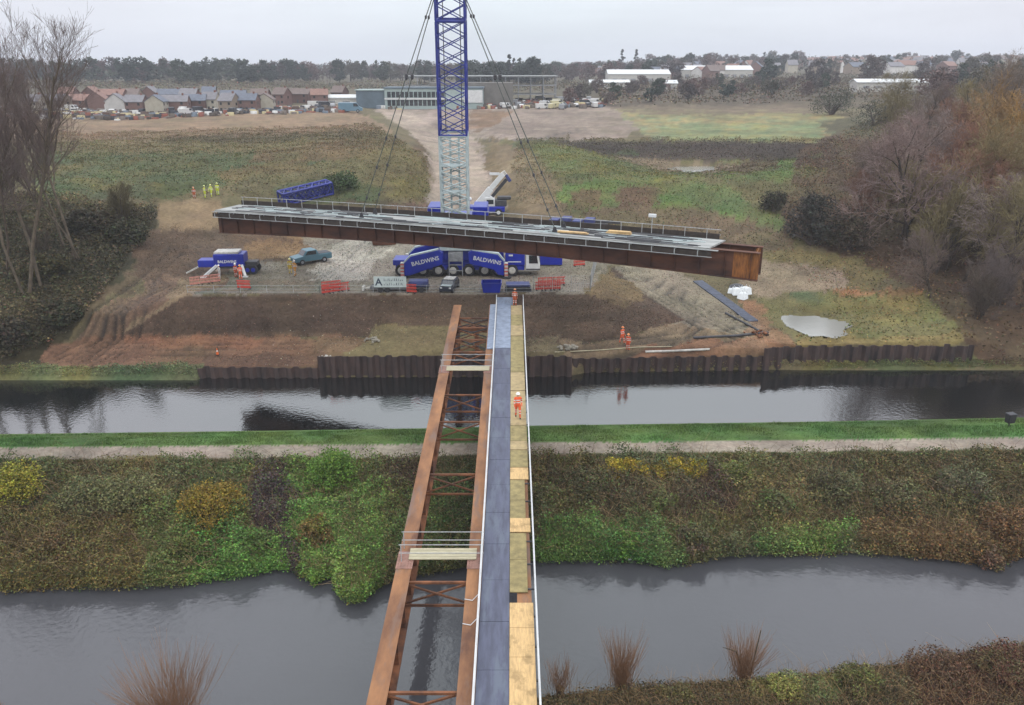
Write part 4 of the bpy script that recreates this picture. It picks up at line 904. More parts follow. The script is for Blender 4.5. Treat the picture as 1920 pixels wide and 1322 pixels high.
for k in range(90):
    x = q.uniform(xd0+1, xd1-4); y = q.uniform(-2.0, 1.9); b.b2(x, min(x+q.uniform(.8, 4.5), xd1-1), y-.06, y+.06, .162, .21+.04*q.random())
b.build('deck_boards', M['pale_steel'], sp_)
for k in range(27):                                     # edge formwork brackets along both sides
    x = xd0+.3+k*2.12
    for s in (-1, 1):
        b = MB(); b.b2(x-.05, x+.05, *sorted((s*1.8, s*2.55)), -.08, .0); b.b2(x-.04, x+.04, *sorted((s*2.48, s*2.56)), -.6, -.081); b.beam((x, s*2.5, -.58), (x, s*1.75, -.15), .07, .07); b.beam((x, s*2.52, .0), (x, s*2.52, .1 if s < 0 else 1.0), .06, .06)
        b.build('edge_bracket', M['galv'], sp_)
for s in (-1, 1):
    b = MB(); b.seg(xd0, xd1, *sorted((s*2.16, s*2.6)), .01, .05); b.build('edge_walkway', M['formwork'], sp_)
    b = MB()
    for z in ((-.58, .06) if s < 0 else (.5, 1.0)): b.seg(xd0, xd1-.5, s*2.59-.028, s*2.59+.028, z-.028, z+.028)
    b.build('edge_rail', M['galv'], sp_)
for s in (-1, 1):
    b = MB(); b.seg(xd0, xd1-.6, *sorted((s*2.53, s*2.55)), *((-.5, -.1) if s < 0 else (.06, .62))); b.build('edge_netting_gap_shade', M['netting_gap_shade'], sp_)  # far side guard netting; near side a dark sheet imitating the gap's shade
LPX = 11.0
for x in (-LPX, LPX):
    for y in (-1.4, 1.4):
        b = MB(); b.prism([(x-.3, .162), (x+.3, .162), (x+.12, .75), (x-.12, .75)], y-.04, y+.04); b.tube((x, y-.15, .6), (x, y+.15, .6), .07); b.build('lifting_lug', M['dark'], sp_)
def camber(x): return .25*(1-(x/hL)**2)
def on_span(x, y, z):
    c_, s_ = math.cos(rzs), math.sin(rzs); z = z+camber(x); return (sc_[0]+x*c_-y*s_, sc_[1]+x*s_+y*c_, ZS+z)
for o in C.objects:                                     # camber, and girders that are deeper towards their ends
    r_o = o.parent.parent if (o.parent and o.parent.parent) else o.parent
    if r_o is sp_ or r_o == sp_:
        for v in o.data.vertices:
            x, z = v.co.x, v.co.z; v.co.z = (z*(.855+.165*(x/hL)**2) if z < -1.0 else z)+camber(x)
p = on_span(17.0, .6, .214); t_ = empty('timber_stack', p, rzs, 'small stack of pale timber boards on the deck of the hanging span', 'timber')
for i in range(3): MB().b2(-1.3+.1*i, 1.2-.05*i, -.3, .3, i*.09, i*.09+.08).build('board', M['ply'], t_)
p = on_span(12.8, -.9, .214); t_ = empty('timber_stack', p, rzs, 'long low stack of plywood strips on the hanging span near its lifting lugs', 'timber')
for i in range(2): MB().b2(-1.6, 1.5-.2*i, -.35, .25, i*.07, i*.07+.06).build('board', M['ply'], t_)
p = on_span(19.8, 2.36, .052); t_ = empty('site_light', p, rzs, 'white box light on a thin post at the far edge of the hanging span', 'light')
MB().tube((0, 0, 0), (0, 0, 1.7), .04).build('post', M['galv'], t_); MB().box((0, 0, 1.85), (.75, .3, .32)).build('lamp_housing', M['white'], t_, bevel=.03)
# ------------------------------------------------------------------ crane
CX, CY, CZ = -5.8, 96.0, 6.02
cr = empty('mobile_crane', (CX, CY, CZ), 0, 'huge blue lattice-boom mobile crane with lettered outrigger beams and a white cab', 'crane')
HK = np.array([-6.2, 84.0, 40.5]); TIP = np.array([-5.9, 83.3, 99.0])
carrier = MB(); carrier.b2(-8.3, 7.3, -1.3, 1.3, .75, 1.35); carrier.b2(-8.6, -6.4, -1.35, 1.35, 1.351, 2.0); carrier.b2(-6.0, 4.4, -1.1, 1.1, 1.351, 1.9); carrier.b2(-3.0, 1.4, -1.25, 1.1, 1.902, 3.15); carrier.build('carrier', M['blue'], cr, bevel=.05)
for x in (-7.6, -5.0, -3.1, -1.35, .57, 2.5, 4.2, 5.8):
    for s in (-1, 1):
        b = MB(); b.tube((x, s*1.0, .74), (x, s*1.5, .74), .74, n=20); wh = b.build('wheel', M['rubber'], cr, bevel=.04)
        b = MB(); b.tube((x, s*1.501, .74), (x, s*1.56, .74), .44, .30, n=14); b.build('hub', M['dirtywhite'], wh)
PLf = [(-7.1,.35),(-7.1,1.85),(-6.3,2.65),(-2.96,3.45),(-2.4,3.1),(-2.5,1.75),(-4.8,.95),(-6.5,.35)]
PRt = [(.55,3.1),(1.0,3.4),(4.1,2.9),(4.75,2.1),(4.85,.35),(4.1,.5),(3.6,1.1),(.7,1.8)]
def text(s, size, loc, rot, m, name, parent, ext=.01, shear=0):
    cu = bpy.data.curves.new('t', 'FONT'); cu.body = s; cu.size = size; cu.extrude = ext; cu.align_x = 'CENTER'; cu.align_y = 'CENTER'; cu.shear = shear; cu.resolution_u = 2; cu.offset = size*.02
    o = bpy.data.objects.new('t', cu); C.objects.link(o); bpy.context.view_layer.update()
    me = bpy.data.meshes.new_from_object(o.evaluated_get(bpy.context.evaluated_depsgraph_get())); bpy.data.objects.remove(o); bpy.data.curves.remove(cu)
    me.materials.clear(); me.materials.append(m); o = bpy.data.objects.new(name, me); C.objects.link(o); o.parent = parent; o.location = loc; o.rotation_euler = rot; return o
for ys in ((-2.5, -1.75), (2.3, 3.0)):
    for P_, ang, tx, tz in ((PLf, .235, -4.55, 2.12), (PRt, -.19, 2.85, 2.2)):
        b = MB(); b.prism(P_, ys[0], ys[1]); ob = b.build('outrigger_beam', M['blue'], cr, bevel=.04)
        if ys[0] < 0: text('BALDWINS', .68, (tx, ys[0]-.012, tz), (math.pi/2, -ang, 0), M['white'], 'lettering', ob)
        b = MB(); cxs = sum(p[0] for p in P_)/8
        top_ = [(P_[1][0]+.05, P_[1][1]+.02), (P_[2][0], P_[2][1]+.03), (P_[3][0], P_[3][1]+.03), (P_[3][0], P_[3][1]+.16), (P_[2][0]-.05, P_[2][1]+.16), (P_[1][0]-.08, P_[1][1]+.12)] if P_ is PLf else [(1.0,3.43),(4.12,2.93),(4.8,2.12),(4.95,2.16),(4.2,3.08),(1.0,3.56)]
        b.prism(top_, ys[0]+.05, ys[1]-.05); b.build('top_rail', M['pale_steel'], ob)
    for x in (-7.35, 5.1):
        b = MB(); b.box((x, sum(ys)/2, 1.05), (.42, .6, 1.7)); j = b.build('jack', M['dirtywhite'], cr, bevel=.03); b = MB()
        for k in range(4): b.b2(x-.22, x+.22, ys[0]+.06, ys[0]+.068, .35+k*.42, .5+k*.42)
        b.build('stripe', M['red'], j)
        b = MB(); b.tube((x, sum(ys)/2, .02), (x, sum(ys)/2, .14), .65, n=18); b.build('jack_pad', M['dark'], j)
b = MB(); b.b2(-2.9, 1.2, -1.7, 1.7, 3.2, 3.75); b.build('turntable', M['pale_steel'], cr, bevel=.05)
b = MB()
for x in (-1.75, -.15):
    b.tube((x, -2.2, .3), (x, -2.2, 3.1), .06)
for z in (.9, 1.6, 2.3, 3.0): b.tube((-1.75, -2.2, z), (-.15, -2.2, z), .05)
b.b2(-1.8, -.1, -1.7, -1.3, 1.91, 3.1); b.build('access_ladder', M['grey'], cr)
b = MB(); b.b2(5.0, 7.35, -1.45, 1.45, 1.36, 3.1); en = b.build('engine_housing', M['blue'], cr, bevel=.08)
b = MB(); b.b2(5.3, 6.9, -1.47, -1.452, 1.75, 1.87); b.b2(5.4, 5.9, -1.47, -1.452, 2.5, 2.7); b.build('vent_strip', M['white'], en)
cb = MB(); cb.prism([(7.45,.7),(9.15,.7),(9.2,1.5),(8.95,2.75),(7.45,2.85)], -1.4, 1.4); ca = cb.build('cab', M['white'], cr, bevel=.06)
b = MB(); b.prism([(7.85,1.6),(8.95,1.6),(8.8,2.55),(7.85,2.6)], -1.43, -1.405); b.build('side_window', M['glass'], ca)
b = MB(); b.prism([(-1.2,1.6),(1.2,1.6),(1.1,2.5),(-1.1,2.5)], 9.17, 9.21, 'yz'); b.build('windscreen', M['glass'], ca)
b = MB(); b.b2(7.5, 9.2, -1.42, -1.401, .8, .95); b.build('step', M['dark'], ca)
b = MB(); b.prism([(-3.4,3.76),(3.2,3.76),(3.3,5.6),(1.6,6.6),(-2.9,6.6),(-3.5,5.2)], -1.5, 6.5); b.build('slewing_body', M['blue'], cr, bevel=.08)
for x0, x1 in ((-4.6, -2.75), (.95, 2.9)):
    b = MB(); b.b2(x0, x1, 1.5, 6.0, 6.62, 7.35); b.b2(x0+.1, x1-.1, 1.6, 5.9, 7.351, 7.9); b.build('winch_housing', M['blue'], cr, bevel=.06)
b = MB(); b.box((-.8, 8.2, 4.9), (6.2, 2.2, 3.0)); b.build('counterweight', M['dark'], cr, bevel=.1)
def lattice(name, P0, P1, w, d, n, m, parent, rc=.13, rb=.06, xlace=True, cap=True):
    P0 = np.array(P0, float); P1 = np.array(P1, float); ax = (P1-P0)/np.linalg.norm(P1-P0)
    a = np.array([1., 0, 0]) if abs(ax[0]) < .8 else np.array([0, 1., 0]); a = a-ax*np.dot(a, ax); a /= np.linalg.norm(a); bb = np.cross(ax, a)
    cs = [(-1, -1), (1, -1), (1, 1), (-1, 1)]; pt = lambda t, c: P0+(P1-P0)*t+a*c[0]*w/2+bb*c[1]*d/2
    A, B, Ra = [], [], []
    for c in cs: A.append(pt(0, c)); B.append(pt(1, c)); Ra.append(rc)
    for i in range(n):
        t0, t1 = i/n, (i+1)/n
        for k in range(4):
            c0, c1 = cs[k], cs[(k+1) % 4]
            f = (i+k) % 2
            A.append(pt(t0, c0 if f else c1)); B.append(pt(t1, c1 if f else c0)); Ra.append(rb)
            if xlace: A.append(pt(t0, c1 if f else c0)); B.append(pt(t1, c0 if f else c1)); Ra.append(rb*.8)
            if cap and i in (0,): A.append(pt(0, c0)); B.append(pt(0, c1)); Ra.append(rc*.9)
            if cap and i == n-1: A.append(pt(1, c0)); B.append(pt(1, c1)); Ra.append(rc*.9)
    V, Fq = tubes_np(A, B, np.array(Ra), np.array(Ra), 6); return mesh_np(name, V, Fq, 4, m, parent)
FT = np.array([-6.75, 95.6, 9.8]); base = np.array([CX, CY, CZ])
def bp(z): return FT+(TIP-FT)*((z-FT[2])/(TIP[2]-FT[2]))-base
bm_ = lattice('boom_section', bp(9.9), bp(22.8), 3.05, 2.5, 13, M['pale_steel'], cr, .13, .075)
b = MB(); pA, pB = bp(10.2), bp(22.6)
for s in (-.5, .5): b.beam((pA[0]+s, pA[1]+1.0, pA[2]), (pB[0]+s, pB[1]+1.0, pB[2]), .22, .12)
for z in (13.2, 16.2, 19.3): pp = bp(z); b.b2(pp[0]-1.5, pp[0]+1.5, pp[1]-1.28, pp[1]+1.2, pp[2]-.06, pp[2]+.06)
b.build('inner_ladder', M['pale_steel'], bm_)
for z0, z1, n in ((22.9, 34.6, 8), (34.7, 46.6, 8), (46.7, 60, 8), (60.1, 73, 8), (73.1, 86, 8), (86.1, 97, 7)):
    s_ = lattice('boom_section', bp(z0), bp(z1), 3.05, 2.5, n, M['boomblue'], cr, .125, .06)
    b = MB(); pA, pB = bp(z0), bp(z1)
    for s in (-.9, .95): b.tube(tuple(pA+[s, .6, 0]), tuple(pB+[s, .6, 0]), .05, n=6)
    b.build('pendant_line', M['dark'], s_)
b = MB(); t0 = bp(97); t1 = TIP-base; b.prism([(t0[1]-1.3, t0[2]), (t0[1]+1.3, t0[2]), (t1[1]+.6, t1[2]+1.2), (t1[1]-.9, t1[2]+.4)], t1[0]-1.4, t1[0]+1.4, 'yz'); b.tube((t1[0]-1.5, t1[1]-.6, t1[2]+.2), (t1[0]+1.5, t1[1]-.6, t1[2]+.2), .7, n=18); b.build('boom_head', M['blue'], cr)
b = MB()
for s in (-.45, -.15, .15, .45): b.tube((HK[0]-CX+s*.7, HK[1]-CY, HK[2]+1.9-CZ), (t1[0]+s, t1[1]-.7, t1[2]), .03, n=6)
b.build('hoist_rope', M['rope'], cr)
hk = empty('hook_block', HK, 0, 'crane hook block hanging from the hoist ropes over the span, just out of view', 'hook')
b = MB(); b.box((0, 0, 1.2), (1.1, .5, 1.4)); b.build('block_body', M['dark'], hk, bevel=.08); b = MB(); b.tube((0, 0, .5), (0, 0, 0), .12); b.tube((0, 0, 0), (.3, 0, -.25), .12); b.tube((.3, 0, -.25), (0, 0, -.45), .12); b.tube((0, 0, -.45), (-.3, 0, -.3), .12, .06); b.build('hook', M['grey'], hk)
sl = empty('lifting_slings', HK+[0, 0, -.45], 0, 'four long wire slings with shackles running from above down to the hanging span', 'slings')
for x in (-LPX, LPX):
    for y in (-1.4, 1.4):
        p1 = np.array(on_span(x, y, .62))-HK-[0, 0, -.45]
        b = MB(); b.tube((0, 0, 0), p1, .045, n=6); s_ = b.build('sling', M['rope'], sl)
        b = MB()
        for t in (.22, .44, .68, .8, .93): pp = p1*t; b.ball(pp, .13 if t != .44 else .2, 6, 1.6)
        b.build('shackle', M['dark'], s_)
# auxiliary telescopic crane behind
def at(u, v): return place(u, v)
p = at(905, 403); Yx = p[1]
ax_ = empty('telescopic_crane', p, 0, 'small mobile crane behind the hanging span with a white telescopic boom', 'crane')
k_ = (p[1]*ct+(CAMH-p[2])*st)/F
def loc(u, v, dy=0): return ((u-905)*k_, dy, (403-v)*k_/.96)
MB().b2(-2.6, 3.6, -1.25, 1.25, .7, 1.5).build('chassis', M['blue'], ax_, bevel=.08)
for x in (-1.8, .2, 2.6):
    for s in (-1, 1):
        b = MB(); b.tube((x, s*.95, .6), (x, s*1.3, .6), .6, n=16); w_ = b.build('wheel', M['rubber'], ax_); MB().tube((x, s*1.301, .6), (x, s*1.34, .6), .3, n=10).build('hub', M['white'], w_)
b = MB(); b.prism([(.2,1.5),(2.0,1.5),(2.0,2.6),(1.4,3.1),(.4,2.9)], -1.0, .9); b.build('slewing_cab', M['white'], ax_, bevel=.08)
b = MB(); b.b2(.7, 1.8, -1.04, -1.005, 1.9, 2.6); b.build('cab_window', M['glass'], ax_)
b = MB(); b.b2(2.05, 3.9, -.9, 1.1, 1.51, 2.5); b.b2(2.4, 4.6, -.6, .8, 2.51, 3.0); b.build('winch_gear', M['dark'], ax_, bevel=.1)
A_, B_ = loc(892, 388, -.2), loc(944, 330, -.2); mid_ = tuple(A_[i]*.45+B_[i]*.55 for i in range(3))
MB().beam(A_, mid_, .95, 1.0).build('outer_boom', M['white'], ax_, bevel=.04); MB().beam(mid_, B_, .72, .75).build('inner_boom', M['white'], ax_, bevel=.03)
MB().box(B_, (.9, .62, .7), ry=-.6).build('boom_head', M['dirtywhite'], ax_, bevel=.05); MB().box((B_[0]+.75, .1, B_[2]-.7), (.5, .5, 1.3), ry=-.6).build('boom_end_gear', M['tarp'], ax_, bevel=.05)
MB().beam((A_[0]+1.2, .3, A_[2]-.2), (B_[0]+.5, .3, B_[2]-.9), .5, .5).build('lift_cylinder', M['dark'], ax_)
b = MB(); b.b2(B_[0]-2.2, B_[0]-.6, -.3, .1, B_[2]-.2, B_[2]+.15); b.build('fly_bracket', M['white'], ax_)
p = at(880, 402); t_ = empty('white_bollard_light', p, 0, 'small white mast with a domed top standing between the crane boom and the telescopic crane', 'mast')
MB().tube((0, 0, 0), (0, 0, 2.4), .16).build('post', M['dirtywhite'], t_); MB().ball((0, 0, 2.5), .5, 10, .7).build('dome', M['white'], t_)
# blue lattice boom section lying on the mound
pA = at(528, 384); pB = at(618, 366)
la = empty('lattice_section', pA, 0, 'blue lattice boom section lying on the grass mound left of the crane', 'boom section')
d_ = pB-pA; lattice('frame', (0, 0, .95), (d_[0], d_[1]+.5, d_[2]+1.25), 1.9, 1.8, 7, M['boomblue'], la, .17, .10)
lattice('inner_frame', (.6, .2, .95), (d_[0]-.4, d_[1]+.4, d_[2]+1.2), 1.1, 1.1, 8, M['boomblue'], la, .12, .09)
# dark blue gear beyond the span, right
p = at(1075, 418); t_ = empty('ballast_stack', p, -.3, 'dark blue ballast blocks lying beyond the hanging span, right of the crane', 'ballast')
b = MB()
for i in range(4): b.b2(-3.6+i*1.8, -2.2+i*1.8, -1, 1, 0, .5+.35*(i % 2))
b.build('blocks', M['tarp'], t_, bevel=.05); b = MB(); b.beam((-4.5, -1.3, .2), (5.5, -1.2, .2), .4, .3); b.beam((-4, 1.3, .2), (7, 1.0, .2), .4, .3); b.build('frame', M['dark'], t_)
p = at(1040, 428); t_ = empty('white_sheet_pile', p, 0, 'low pale heap of sheeting just behind the hanging span', 'heap'); MB().ball((0, 0, 0), 1.6, 12, .45, True).build('heap', M['dirtywhite'], t_)
# blue ballast trailer at left
p = at(436, 512); kx = (p[1]*ct+(CAMH-p[2])*st)/F
bt = empty('ballast_trailer', p, .06, 'blue box trailer with white top and white legs at the left of the platform', 'trailer')
bt.scale = (.9, .9, .95)
MB().b2(-2.0, 2.0, -1.2, 1.2, 1.1, 2.7).build('body', M['blue'], bt, bevel=.08)
MB().b2(-1.9, 1.3, -1.0, 1.1, 2.705, 2.98).build('top_cover', M['dirtywhite'], bt, bevel=.05)
text('BALDWINS', .5, (-.2, -1.215, 1.75), (math.pi/2, 0, 0), M['white'], 'lettering', bt)
b = MB(); b.b2(-4.2, -2.05, -.9, .9, 1.0, 1.9); b.build('front_pack', M['blue'], bt, bevel=.06)
b = MB(); b.beam((-4.2, 0, 1.0), (-5.9, -.8, .25), .16, .16); b.build('drawbar', M['dirtywhite'], bt)
for x0, x1 in ((-1.6, -3.2), (1.7, 2.3)):
    b = MB(); b.beam((x0, -1.25, 1.3), (x1, -2.3, .05), .32, .3); b.b2(x1-.35, x1+.35, -2.6, -2.0, 0, .08); b.build('leg', M['white'], bt)
for x in (2.35, 3.1):
    for s in (-1, 1): b = MB(); b.tube((x, s*.75, .62), (x, s*1.1, .62), .6, n=16); w_ = b.build('wheel', M['rubber'], bt); MB().tube((x, s*1.101, .62), (x, s*1.14, .62), .28, n=10).build('hub', M['blue'], w_)
b = MB(); b.b2(2.05, 3.6, -.7, .7, 1.1, 1.6); b.b2(-2, 2.04, -.9, .9, .8, 1.09); b.build('axle_frame', M['dark'], bt)
# vehicles
def vehicle(kind, p, rz, col, label, cat, group=None, detail=True, sc=1.0):
    r = empty(kind, p, rz, label, cat, group); r.scale = (sc,)*3; c = (*[float(x) for x in col], 1)
    if kind in ('van', 'white_van'): prof = [(-2.6,.35),(2.5,.35),(2.6,.95),(1.9,1.25),(1.3,2.05),(-2.5,2.1),(-2.65,1.9)]
    elif kind == 'pickup_truck': prof = [(-2.6,.4),(2.45,.4),(2.5,.95),(1.3,1.12),(.75,1.75),(-.55,1.78),(-.8,1.15),(-2.6,1.15)]
    else: prof = [(-2.0,.3),(2.05,.3),(2.1,.8),(1.2,.95),(.5,1.45),(-1.3,1.48),(-1.9,1.0)]
    o = MB().prism(prof, -.9, .9).build('body', M['paint'], r, bevel=.06); o.color = c
    if kind in ('van', 'white_van'): wn = [[(1.25,1.3),(1.75,1.3),(1.28,1.95),(.6,1.95),(.6,1.3)]]; sc_w = (1.95, 1.3, 1.35, 2.0)
    elif kind == 'pickup_truck': wn = [[(-.45,1.2),(1.05,1.2),(.7,1.68),(-.42,1.7)]]; sc_w = (1.27, 1.15, .8, 1.7)
    else: wn = [[(-1.2,1.0),(1.0,1.0),(.45,1.38),(-1.1,1.4)]]; sc_w = (1.18, .98, .54, 1.4)
    for s in (-1, 1):
        for w_ in wn: MB().prism(w_, *sorted((s*.903, s*.915))).build('side_window', M['glass'], r)
    x0, z0, x1, z1 = sc_w; b = MB(); b.add([(x0+.04, -.75, z0), (x0+.04, .75, z0), (x1+.06, .7, z1), (x1+.06, -.7, z1)], [(0, 1, 2, 3)]); b.build('windscreen', M['glass'], r)
    for x in (-1.5, 1.5) if kind != 'car' else (-1.25, 1.3):
        for s in (-1, 1): b = MB(); b.tube((x, s*.66, .36), (x, s*.925, .36), .36, n=14); w2 = b.build('wheel', M['rubber'], r); MB().tube((x, s*.926, .36), (x, s*.945, .36), .19, n=8).build('rim', M['grey'], w2)
    if kind == 'pickup_truck': MB().b2(-2.5, -.9, -.8, .8, 1.151, 1.2).build('load_bed', M['dark'], r)
    for s in (-.6, .6): MB().b2(prof[2][0]-.02, prof[2][0]+.035, s-.14, s+.14, .68, .85).build('headlight', M['white'], r)
    return r
v_ = vehicle('pickup_truck', at(583, 492), -2.5, srgb(85,125,140), 'teal pickup truck on the works platform behind the yellow-clad workers', 'truck', sc=1.0)
v_ = vehicle('utility_vehicle', at(843, 543), -1.75, srgb(40,46,62), 'small dark utility vehicle with a pale bonnet parked in front of the crane', 'car', sc=.85)
MB().b2(1.0, 1.95, -.7, .7, .97, 1.02).build('bonnet_panel', M['pale_steel'], v_); MB().b2(-1.2, .5, -.7, .7, 1.481, 1.56).build('roof_rack', M['dirtywhite'], v_)
# low trailer with the lettered board
p = at(752, 545); t_ = empty('flatbed_trailer', p, 0, 'low dark flatbed trailer with a white lettered board, in front of the crane', 'trailer')
MB().b2(-3.4, 3.2, -.8, .8, .35, .6).build('bed', M['dark'], t_, bevel=.03)
for x in (-2.2, -1.4, 1.6, 2.4): b = MB(); b.tube((x, -.9, .3), (x, -.65, .3), .3, n=12); b.build('wheel', M['rubber'], t_); b = MB(); b.tube((x, .65, .3), (x, .9, .3), .3, n=12); b.build('wheel', M['rubber'], t_)
bd = MB().b2(-2.9, .75, -.86, -.8, .62, 1.85).build('board', M['sign'], t_)
text('A', 1.15, (-2.35, -.868, 1.2), (math.pi/2, 0, 0), M['ink'], 'lettering', bd, .004)
q = random.Random(9)
for row, z in enumerate((1.5, 1.0)):                     # the rest of the board is illegible in the photograph: short dark strokes
    b = MB(); x = -1.75
    while x < .45: w = q.uniform(.06, .16); b.b2(x, x+w*.5, -.868, -.861, z-.14, z+.14 if q.random() < .6 else z+.02); b.b2(x, x+w, -.868, -.861, z-.15, z-.11); x += w+.1
    b.build('small_lettering', M['ink'], bd)
b = MB(); b.b2(.95, 3.1, -.7, .7, .61, 1.25); b.build('tarpaulin_load', M['tarp'], t_, bevel=.1)
b = MB(); b.beam((-3.4, 0, .4), (-4.2, 0, .3), .2, .15); b.b2(-4.35, -4.1, -.5, .5, .1, .55); b.build('hitch', M['dirtywhite'], t_)
# blue covered stacks in front of the crane
for (u0, u1, v, h, m_, lb) in ((903, 941, 546, 1.15, 'blue', 'blue open skip in front of the crane, left of the grey-blue plates'), (947, 996, 544, .85, 'tarp', 'grey-blue stack of sheeted plates in front of the crane beside the blue skip')):
    p = at((u0+u1)/2, v); k_2 = (p[1]*ct+(CAMH-p[2])*st)/F; w = (u1-u0)*k_2/2
    t_ = empty('skip' if m_ == 'blue' else 'plate_stack', p, 0, lb, 'skip' if m_ == 'blue' else 'plates')
    if m_ == 'blue':
        b = MB(); b.prism([(-w*.8,.05),(w*.8,.05),(w,h),(w*.93,h),(w*.75,.15),(-w*.75,.15),(-w*.93,h),(-w,h)], -.8, .8); b.prism([(-w*.8,.05),(w*.8,.05),(w,h),(-w,h)], -.86, -.8); b.prism([(-w*.8,.05),(w*.8,.05),(w,h),(-w,h)], .8, .86); b.build('skip_body', M['blue'], t_)
        MB().b2(-w*.85, w*.85, -.78, .78, .4, .75).build('contents', M['tarp'], t_)
    else:
        for i in range(4): MB().box((q.uniform(-.05, .05), q.uniform(-.05, .05), .12+i*.2), (2*w-.1*i, 1.7, .15), rz=q.uniform(-.03, .03)).build('plate', M['tarp'] if i == 3 else M['dark'], t_)
p = at(1030, 495); t_ = empty('blue_container', p, 0, 'low dark blue container right of the crane cab, half behind the hanging span', 'container')
MB().b2(-1.6, 1.6, -1, 1, .1, 1.3).build('body', M['blue'], t_, bevel=.04); b = MB()
for x in (-1.3, 1.3): b.b2(x-.15, x+.15, -1.05, 1.05, 0, .099)
b.build('skids', M['dark'], t_)
p = at(722, 458); t_ = empty('rusty_skip', p, .1, 'dark rust-red skip half hidden under the hanging span, left of the crane', 'skip')
b = MB(); b.prism([(-1.6,.1),(1.5,.1),(2.0,1.3),(-2.0,1.3)], -.9, .9); b.build('skip_body', M['rust_dark'], t_); b = MB(); b.b2(-2.05, 2.05, -.95, .95, 1.301, 1.4); b.build('rim', M['rust'], t_)
# barriers
def barrier(u0, u1, v, label, m_='red', rz=0.0, n=2, v2=None):
    a_ = at(u0, v); b_ = at(u1, v2 or v); L = np.linalg.norm((b_-a_)[:2]); rz = math.atan2(b_[1]-a_[1], b_[0]-a_[0])
    r = empty('plastic_barrier', a_, rz, label, 'barrier', 'plastic barriers on the works platform')
    for i in range(n):
        w = L/n; x = i*w; b = MB(); b.b2(x+.03, x+w-.03, -.03, .03, .92, 1.02); b.b2(x+.03, x+w-.03, -.03, .03, .12, .32); b.b2(x+.03, x+w-.03, -.03, .03, .55, .66)
        for k in range(int(w/.16)): b.b2(x+.05+k*.16, x+.11+k*.16, -.025, .025, .321, .92)
        b.build('panel', M[m_], r); b = MB()
        for xx in (x+.2, x+w-.2): b.b2(xx-.06, xx+.06, -.3, .3, 0, .1)
        b.build('foot', M['rubber'], r)
for a in [(603,656,552,'long red barrier run near the platform edge, left of the crane','red',0,3,544),(603,640,545,'second red barrier run just behind the long left one','red',0,2,541),
          (445,471,541,'short red barrier in front of the orange worker at the ballast trailer','red',0,1,543),(356,414,536,'faded pink barrier run below the ballast trailer drawbar','pink',0,3,528),
          (1003,1052,545,'red barrier run near the platform edge, right of the blue plates','red',0,3,543),(1008,1060,537,'red barrier run behind the front right one','red',0,3,534),
          (1075,1097,500,'short red barrier alone near the right corner of the platform','red',0,1,498),(762,782,549,'short red barrier in front of the flatbed trailer','red',0,1,550)]: barrier(*a)
# fences
def fence(pts, h, label, step=2.0, m_='galv', mesh=True, name='mesh_fence'):
    P = [at(u, v) for u, v in pts]; r = empty(name, P[0], 0, label, 'fence'); A, B, Q = [], [], []
    for a, b in zip(P[:-1], P[1:]):
        n = max(1, int(round(np.linalg.norm(b-a)/step)))
        for i in range(n+1):
            c = a+(b-a)*i/n; Q.append(c-P[0])
    for c in Q: A.append(c); B.append(c+[0, 0, h])
    V, Fq = tubes_np(A, B, .03, .03, 6); mesh_np('posts', V, Fq, 4, M[m_], r); A, B = [], []
    for c, d in zip(Q[:-1], Q[1:]):
        for z in (.1, h*.5, h-.05): A.append(c+[0, 0, z]); B.append(d+[0, 0, z])
        if mesh:
            for k in range(1, 9): e = c+(d-c)*k/9; A.append(e+[0, 0, .1]); B.append(e+[0, 0, h-.05])
    V, Fq = tubes_np(A, B, .013 if mesh else .02, .013 if mesh else .02, 4); mesh_np('mesh_panels' if mesh else 'rails', V, Fq, 4, M[m_], r)
fence([(1000,548),(1106,547),(1112,520),(1118,497)], 1.9, 'pale wire mesh fence round the right corner of the works platform', 2.5)
fence([(352,549),(600,549.5),(850,548.5),(1000,548)], .9, 'thin low rail fence along the front edge of the works platform', 3.0, mesh=False, name='edge_rail_fence')
# ------------------------------------------------------------------ sheet piling
def piling(pts, ztop, zbot, label, jag=.12):
    P = [np.array(G(u, v, z)) for u, v, z in pts]; b = MB(); q = random.Random(int(pts[0][0])); per_ = .62
    for a, c in zip(P[:-1], P[1:]):
        L = np.linalg.norm((c-a)[:2]); n = max(1, int(L/per_)); d = (c-a)[:2]/L; nn = np.array([-d[1], d[0]])
        for i in range(n):
            s0 = i*L/n; w = L/n; o = .16 if i % 2 else -.16
            prof = [(0, -o*.0), (w*.2, o), (w*.8, o), (w, 0)]
            zt = ztop+q.uniform(-jag, jag*.4); th = .05
            f = [a[:2]+d*(s0+x)+nn*y for x, y in prof]; g2 = [p_+nn*th for p_ in f]; pl = f+g2[::-1]
            b.prism([(p_[0], p_[1]) for p_ in pl], zbot, zt, 'xy')
    o = b.build('sheet_piling', M['pile']); tag(o, label, 'sheet piling', 'runs of steel sheet piling along the canal')
piling([(372,709,0.0),(598,709,0.0)], 1.2, -1.5, 'low dark run of sheet piling at the left of the canal bank')
piling([(598,707.5,0),(1072,706,0)], 2.3, -1.5, 'tall dark run of sheet piling under the end of the bridge')
piling([(1072,699,0),(1430,693.5,0)], 1.6, -1.5, 'medium-height run of sheet piling below the two orange workers')
piling([(1430,688,.4),(1500,679,.6),(1640,676.5,.7),(1822,676,.7)], 2.45, -1, 'jagged rusty run of sheet piling set back behind green weeds at the right', .2)
p = at(640, 668); 
